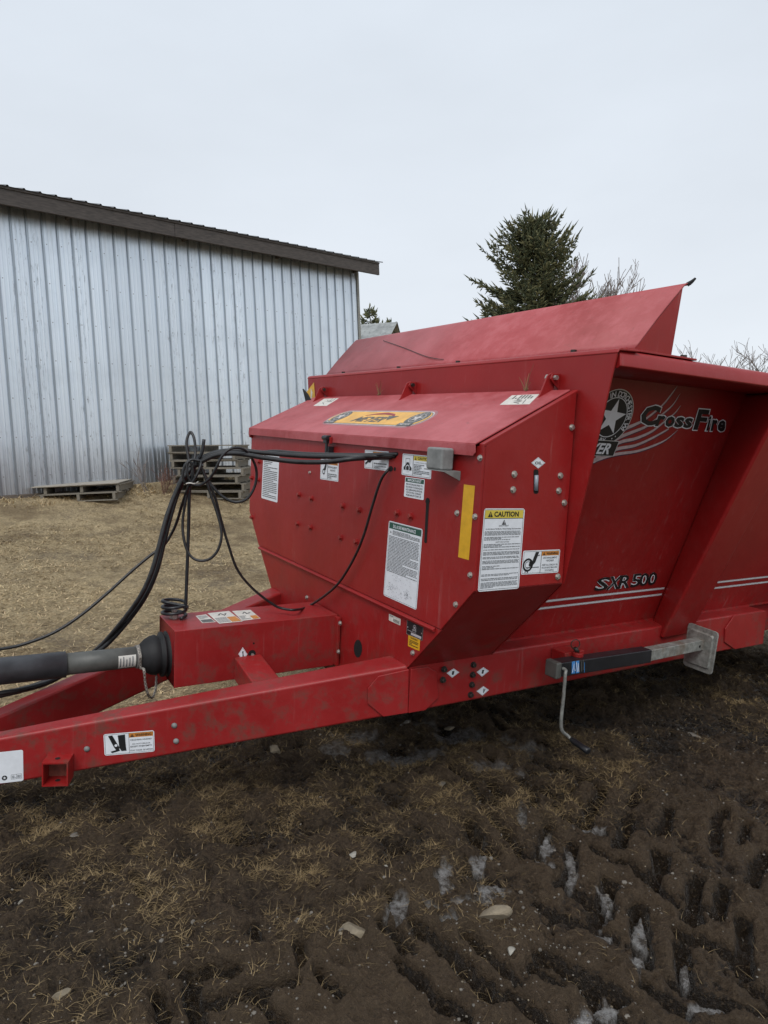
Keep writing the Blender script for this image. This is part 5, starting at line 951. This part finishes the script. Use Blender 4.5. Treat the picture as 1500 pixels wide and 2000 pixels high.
# ================================================================== JACK stowed along the frame
JK = empty('trailer_jack', 'black and galvanised crank jack stowed sideways along the red frame rail', 'jack'); xj = -.30; yj, zj = .80, -1.092; JB = V(xj, yj, zj); JK.matrix_world = mat_at(JB)
def jp(mb, name, mats, parent=None, bevel=.003, smooth=False): return mb.build(name, mats, parent or JK, JB, bevel, smooth)
zt1, zt2 = -1.060, -1.128; h = .037; za_ = (at((1095, 1291), 0, xj + h)[2] + at((1097, 1327), 0, xj + h)[2]) / 2; ya_ = at((1096, 1308), 0, xj + h)[1]; ye_ = at((1273, 1281), 0, xj + h)[1]; ze_ = (at((1273, 1264), 0, xj + h)[2] + at((1272, 1300), 0, xj + h)[2]) / 2; yp_ = at((1368, 1255), 0, xj)[1]; zp_ = at((1368, 1262), 0, xj + h)[2]
def sq(y0, z0, y1, z1, h):
    mb = MB(); mb.hexa([(xj - h, y0, z0 - h), (xj + h, y0, z0 - h), (xj + h, y1, z1 - h), (xj - h, y1, z1 - h), (xj - h, y0, z0 + h), (xj + h, y0, z0 + h), (xj + h, y1, z1 + h), (xj - h, y1, z1 + h)]); return mb
ot = jp(sq(ya_, za_, ye_, ze_, h), 'outer_tube', BLACK, None, .005); jp(sq(ye_ - .02, ze_, yp_, zp_, h - .006), 'inner_tube', GALVR, None, .004); jp(sq(ya_ - .035, za_ - .002, ya_ + .001, za_ - .001, h + .005), 'gear_cap', GREYP, None, .008)
d = Decal([at(p, 0, xj + h) for p in ((1117, 1292), (1131, 1290), (1131, 1314), (1116, 1316))], NS, .001); lift_ = .0008
for a_, b_, m_ in ((0, .45, BLUE), (.55, 1, BLUE)): d.rect(a_, 0, b_, 1, m_, 0)
d.stroke([(.1, .9), (.3, .2), (.45, .8)], .004, WHITE, 1).stroke([(.6, .1), (.75, .9)], .004, WHITE, 1).stroke([(.85, .2), (.95, .9)], .004, WHITE, 1); d.done('blue_label', ot, base=JB)
d = Decal([at(p, 0, xj + h) for p in ((1135, 1289), (1144, 1288), (1143, 1313), (1135, 1314))], NS, .001).rect(0, .1, .16, .9, GREYP, 0).rect(.4, 0, .52, .8, GREYP, 0).rect(.7, .2, .8, 1, BLUE, 0); d.done('torn_label', ot, base=JB)
pc = [at(p, 1, yp_) for p in ((1345, 1215), (1404, 1236), (1390, 1319), (1334, 1298))]; cc = np.mean(pc, 0)
pt = []; rq = .018
for i in range(4):
    p, a, b_ = pc[i], unit(pc[i - 1] - pc[i]), unit(pc[(i + 1) % 4] - pc[i]); pt += [p + a * rq, p + (a + b_) * rq * .29, p + b_ * rq]
mb = MB(); mb.prism(pt, (0, .006, 0)); mb.prism([cc + (p - cc) * 1.0 for p in pt], (0, -.004, 0)); foot = jp(mb, 'foot_plate', GALV, None, .003)
mb = MB(); ring_o = [cc + (p - cc) * .80 + V(0, -.0045, 0) for p in pt]; ring_i = [cc + (p - cc) * .74 + V(0, -.014, 0) for p in pt]; n = len(pt); mb.add(ring_o + ring_i, [(i, (i + 1) % n, n + (i + 1) % n, n + i) for i in range(n)] + [tuple(range(n, 2 * n))]); jp(mb, 'pressed_dish', GALV, foot, 0)
mb = MB(); mb.tube([(xj + h - .008, yp_ - .05, zp_ - .004), (xj + h + .0015 - .006, yp_ - .05, zp_ - .004)], .008, 10); jp(mb, 'painted_pin_hole', PAINTED_DARK, foot, 0)
xc = xj + h + .030; cz = za_ - .005; mb = MB(); k1 = at((1104, 1318), 0, xc); k2 = at((1096, 1420), 0, xc); k3 = at((1110, 1438), 0, xc); g1 = k3 + V(.028, .004, -.012); 
mb.tube(spline([(xj + h - .01, ya_ + .012, cz + .012), (xj + h + .018, ya_ + .012, cz + .010), k1, (k1 * .6 + k2 * .4), k2, k3, g1], 6), .0085, 10); ck = jp(mb, 'crank_handle', GALV, None, 0, True)
g2 = onpl((1150, 1468), g1, unit((0, 1, .0))); dg = unit(g2 - g1); mb = MB(); L = min(.16, np.linalg.norm(g2 - g1)); mb.tube([g1 - dg * .012, g1 + dg * .004, g1 + dg * L * .5, g1 + dg * L * .96, g1 + dg * L], [.013, .016, .0155, .0185, .014], 12); jp(mb, 'grip', BLACK, ck, 0, True)
mb = MB(); mb.box((-.436, ya_ + .10, -1.13), (xj - h - .001, ya_ + .24, -1.045)); mb.tube([(xj - .02, ya_ + .17, za_ + h - .005), (xj - .02, ya_ + .17, za_ + h + .018)], .030, 14); jp(mb, 'mounting_boss', RED, None, .004)
pcn = at((1124, 1256), 0, xj - .02); mb = MB(); rz = .024; mb.tube([(pcn[0] + .3 * rz * math.cos(a), pcn[1] + rz * math.cos(a), pcn[2] - .006 + rz * math.sin(a)) for a in np.linspace(0, 6.283, 24, endpoint=False)], .0025, 6, closed=True); mb.tube([(xj - .02, ya_ + .17, za_ + h + .02), (pcn[0], pcn[1], pcn[2] - rz - .004)], .011, 8); jp(mb, 'pull_pin', DKST, None, 0, True)

# ================================================================== DRIVE SHAFT
xs_ = -1.287; p1, p0 = at((330, 1276), 0, xs_), at((0, 1311), 0, xs_); dv = unit(p0 - p1); p1 = p1 - dv * .06; PT = empty('drive_shaft', 'dark grey plastic guarded drive shaft running into the red tunnel from the left', 'drive shaft'); PT.matrix_world = mat_at(p1 + dv * .8)
def pp(mb, name, m, parent=None, smooth=True): return mb.build(name, m, parent or PT, p1 + dv * .8, 0, smooth)
tl = lambda q: float((q - p1) @ dv); s1 = tl(at((272, 1283), 0, xs_)); s2 = tl(at((128, 1298), 0, xs_))
mb = MB(); mb.tube([p1 + dv * (s1 - .05), p1 + dv * (s2 + .04)], .0505, 28); it = pp(mb, 'inner_guard_tube', GREYP)
mb = MB(); mb.tube([p1 + dv * (s2 - .002), p1 + dv * s2, p1 + dv * (s2 + .9), p1 + dv * (s2 + 1.5)], [.052, .0605, .0605, .0605], 28); ot_ = pp(mb, 'outer_guard_tube', GREYD)
sb = s1 - .02; st = [(.02 * 0, .098)]; rad = [];pos = []
for k in range(6): pos += [k * .0285, k * .0285 + .009, k * .0285 + .017, k * .0285 + .024]; rad += [.116 - .001 * k, .116 - .001 * k, .096 - .001 * k, .096 - .001 * k]
base_s = s1 - .245; sA_ = tl(at((343, 1275), 0, xs_)); sB2 = tl(at((306, 1279), 0, xs_)); kk_ = (sB2 - sA_) / .10; pos = [sB2 - .171 * kk_ + q * kk_ for q in pos] + [sB2 + (s1 - sB2) * q for q in (.12, .4, .7, .95, 1.05)]; rad += [.099, .094, .080, .060, .054]
mb = MB(); mb.tube([p1 + dv * q for q in pos], rad, 36); bell = pp(mb, 'ribbed_bell_guard', RUB)
mb = MB(); mb.tube([p1 + dv * (s1 + .0), p1 + dv * (s1 + .018)], [.0585, .0555], 28); pp(mb, 'grey_collar', plain('scuffed pale collar', (.16, .15, .14), .6, 0, .4, 30), bell)
us = unit(np.cross(dv, V(0, 0, 1))); us = us if us[0] > 0 else -us; wv_ = np.cross(us, dv); wv_ = wv_ if wv_[2] > 0 else -wv_
mb = MB(); n = 8
def cy_(a, s_, r=.0512): return p1 + dv * s_ + r * (math.cos(a) * us + math.sin(a) * wv_)
sa, sb2 = s1 + .025, s1 + .105
A_ = np.linspace(-.75, .55, n); mb.add([cy_(a, sa) for a in A_] + [cy_(a, sb2) for a in A_], [(i, i + 1, n + i + 1, n + i) for i in range(n - 1)], 0)
for k in range(5):
    s_ = sa + .012 + k * .014; A2 = np.linspace(-.6 + .05 * (k % 2), .42 - .12 * (k % 3), 5); mb.add([cy_(a, s_, .0516) for a in A2] + [cy_(a, s_ + .005, .0516) for a in A2], [(i, i + 1, 6 + i, 5 + i) for i in range(4)], 1)
pp(mb, 'curved_label', [OFFW, TXT], it, False)
ch = spline([cy_(1.2, s1 + .012, .062), cy_(.3, s1 + .008, .064), cy_(-.6, s1 + .004, .067), adepth((281, 1308), 3.30), adepth((284, 1335), 3.31), adepth((290, 1358), 3.33), adepth((298, 1362), 3.40), adepth((304, 1345), 3.46), adepth((306, 1318), 3.5)], 7); mb = MB()
for i in range(0, len(ch) - 1):
    c, dr = (ch[i] + ch[i + 1]) / 2, unit(ch[i + 1] - ch[i]); a_ = unit(np.cross(dr, V(.3, 1, .2))); a_ = a_ if i % 2 else np.cross(dr, a_)
    mb.tube([c + dr * .0105 * math.cos(t_) + a_ * .005 * math.sin(t_) for t_ in np.linspace(0, 6.283, 10, endpoint=False)], .0019, 5, closed=True)
pp(mb, 'safety_chain', CHAIN)

# ================================================================== HOSES AND CABLES
def hose(name, pts, r, label, cat, mat=HOSE, group=None, fit=None):
    P = [np.asarray(p, float) for p in pts]
    mb = MB(); mb.tube(spline(P, 9), r, 10); base = P[0]; o = mb.build(name, mat, None, base, 0, True); o.matrix_world = mat_at(base); return tag(o, label, cat, group)
D_ = lambda x, y, d: adepth((x, y), d)
Fp = lambda x, y, o=.012: at((x, y), 1, -o)
hA = [Fp(776, 889, -.05), Fp(772, 890, .0), Fp(740, 891, .035), D_(690, 892, 3.30), D_(600, 891, 3.36), D_(520, 885, 3.42), D_(465, 880, 3.45), D_(420, 886, 3.46), D_(388, 902, 3.46), D_(366, 925, 3.45), D_(349, 958, 3.44), D_(334, 1005, 3.42), D_(320, 1060, 3.41), D_(306, 1115, 3.40), D_(284, 1165, 3.40), D_(250, 1213, 3.42), D_(205, 1262, 3.45), D_(150, 1302, 3.40), D_(100, 1330, 3.3), D_(50, 1345, 3.2), D_(0, 1354, 3.1), D_(-90, 1368, 3.0)]
hose('hydraulic_hose', hA, .0115, 'thick black hose on top of the bundle, entering the hood by the warning decal', 'hose', group='black hydraulic hoses in the bundle')
hB = [Fp(768, 893, -.05), Fp(764, 893, .0), Fp(735, 894, .03), D_(690, 896, 3.27), D_(640, 902, 3.29), D_(580, 902, 3.33), D_(520, 895, 3.37), D_(462, 886, 3.41), D_(420, 890, 3.43), D_(384, 908, 3.43), D_(360, 932, 3.42), D_(341, 968, 3.41), D_(325, 1012, 3.39), D_(311, 1065, 3.37), D_(296, 1118, 3.36), D_(274, 1165, 3.37), D_(240, 1212, 3.4), D_(196, 1262, 3.46), D_(140, 1306, 3.46), D_(90, 1335, 3.4), D_(0, 1359, 3.3), D_(-90, 1376, 3.2)]
hose('hydraulic_hose', hB, .0115, 'thick black hose sagging lowest in front of the hood before the bundle', 'hose', group='black hydraulic hoses in the bundle')
hC = [D_(500, 884, 3.47), D_(455, 879, 3.49), D_(418, 884, 3.49), D_(384, 900, 3.49), D_(362, 922, 3.48), D_(346, 955, 3.47), D_(331, 1003, 3.46), D_(317, 1060, 3.45), D_(303, 1113, 3.44), D_(280, 1163, 3.45), D_(245, 1212, 3.47), D_(200, 1260, 3.5), D_(148, 1300, 3.5), D_(60, 1340, 3.4), D_(-90, 1372, 3.3)]
hC = [Fp(779, 886.5, -.05), Fp(775, 887, .0), Fp(745, 888, .03), D_(690, 888.5, 3.34), D_(600, 886.5, 3.40)] + hC[:0] + [D_(540, 882, 3.44)] + hC[:]
hose('hydraulic_hose', hC, .0095, 'slimmer black hose at the back of the bundle along the hood front', 'hose', group='black hydraulic hoses in the bundle')
G_ = 'thin black cables looped on the hose holder'
hose('electric_cable', [D_(372, 912, 3.40), D_(368, 894, 3.41), D_(364.4, 863, 3.42), D_(371.6, 844, 3.43), D_(379, 856, 3.42), D_(381.5, 882, 3.41), D_(379, 905, 3.39), D_(374, 930, 3.39)], .0068, 'thin cable forming the upright loop above the hose knot', 'cable', group=G_)
hose('electric_cable', [D_(366, 950, 3.40), D_(377.6, 947, 3.38), D_(392, 947, 3.37), D_(409, 935, 3.35), D_(421, 916, 3.33), D_(433, 892, 3.33), D_(452, 876, 3.34), D_(476, 877.6, 3.38), D_(493, 897, 3.44), D_(501, 921, 3.47), D_(497.6, 949.6, 3.48), D_(483, 973.6, 3.48), D_(461.6, 980.8, 3.48), D_(440, 973.6, 3.47), D_(421, 957, 3.46), D_(404, 935, 3.45), D_(392, 913.6, 3.44), D_(384, 902, 3.42)], .0068, 'thin cable making the big round loop over the hoses toward the hood corner', 'cable', group=G_)
hose('electric_cable', [D_(372, 938, 3.39), D_(366, 960, 3.41), D_(357, 1017, 3.43), D_(359.6, 1055, 3.43), D_(370, 1083, 3.43), D_(387, 1094.5, 3.43), D_(408.8, 1092, 3.43), D_(425.6, 1074, 3.43), D_(432.8, 1043, 3.43), D_(425.6, 1007, 3.43), D_(411, 964, 3.42), D_(401.6, 935, 3.41), D_(392, 911, 3.40), D_(386, 900, 3.40)], .0068, 'thin cable hanging in the long low loop under the knot', 'cable', group=G_)
hose('electric_cable', [D_(374, 938, 3.38), D_(367, 954, 3.39), D_(355, 988, 3.46), D_(341.6, 1029, 3.52), D_(320, 1065, 3.54), D_(293.6, 1085, 3.52), D_(260, 1113, 3.48), D_(208, 1160, 3.42), D_(156, 1203, 3.36), D_(104, 1236, 3.3), D_(45, 1258.5, 3.25), D_(0, 1268, 3.2), D_(-80, 1280, 3.1)], .0075, 'thin cable running off the left edge above the drive shaft', 'cable', group=G_)
pan = lambda x, y, o: at((x, y), 1, -o)
hose('electric_cable', [D_(384, 899, 3.42), D_(392, 911, 3.43), D_(408.8, 945, 3.45), D_(420.8, 973.6, 3.47), D_(432.8, 1019, 3.5), D_(447, 1067, 3.53), D_(464, 1113, 3.57), D_(492.8, 1148.8, 3.62), D_(531, 1179, 3.68), D_(552, 1188.5, 3.70), D_(578, 1191, 3.70), pan(603, 1184, .06), pan(636.7, 1161.7, .05), pan(663, 1136.7, .045), pan(690, 1093, .04), pan(710, 1046.7, .04), pan(726.7, 990, .04), pan(743, 940, .035), pan(757, 919, .02), pan(763, 915, -.03)], .0068, 'thin cable drooping across the hood front to the small lower hole', 'cable', group=G_)
hose('cable_coil', [D_(390, 900, 3.38), D_(374, 898, 3.37), D_(362, 908, 3.36), D_(357, 926, 3.36), D_(361, 942, 3.37), D_(370, 946, 3.39), D_(377, 930, 3.38), D_(374, 906, 3.37), D_(366, 904, 3.36), D_(366, 925, 3.36), D_(374, 942, 3.37), D_(384, 928, 3.37), D_(392, 908, 3.38), D_(388, 899, 3.40)], .0068, 'knotted cable coils wrapped round the hose bundle above the white tie', 'cable')
mb = MB(); c = D_(373, 944.5, 3.385); rx = M @ V(1, 0, 0); rz_ = M @ V(0, 0, 1); mb.tube([c + rx * .024 * math.cos(a) + rz_ * .024 * math.sin(a) + V(0, 0, .002 * math.sin(3 * a)) for a in np.linspace(0, 6.283, 20, endpoint=False)], .0034, 6, closed=True); mb.tube([c + rx * .02, c + rx * .036 + V(0, 0, .01)], .0025, 5)
o = mb.build('cable_tie', OFFW, None, c, 0, True); o.matrix_world = mat_at(c); tag(o, 'small white cable tie binding the thin cables below the knot', 'cable tie')
S.render.film_transparent = False
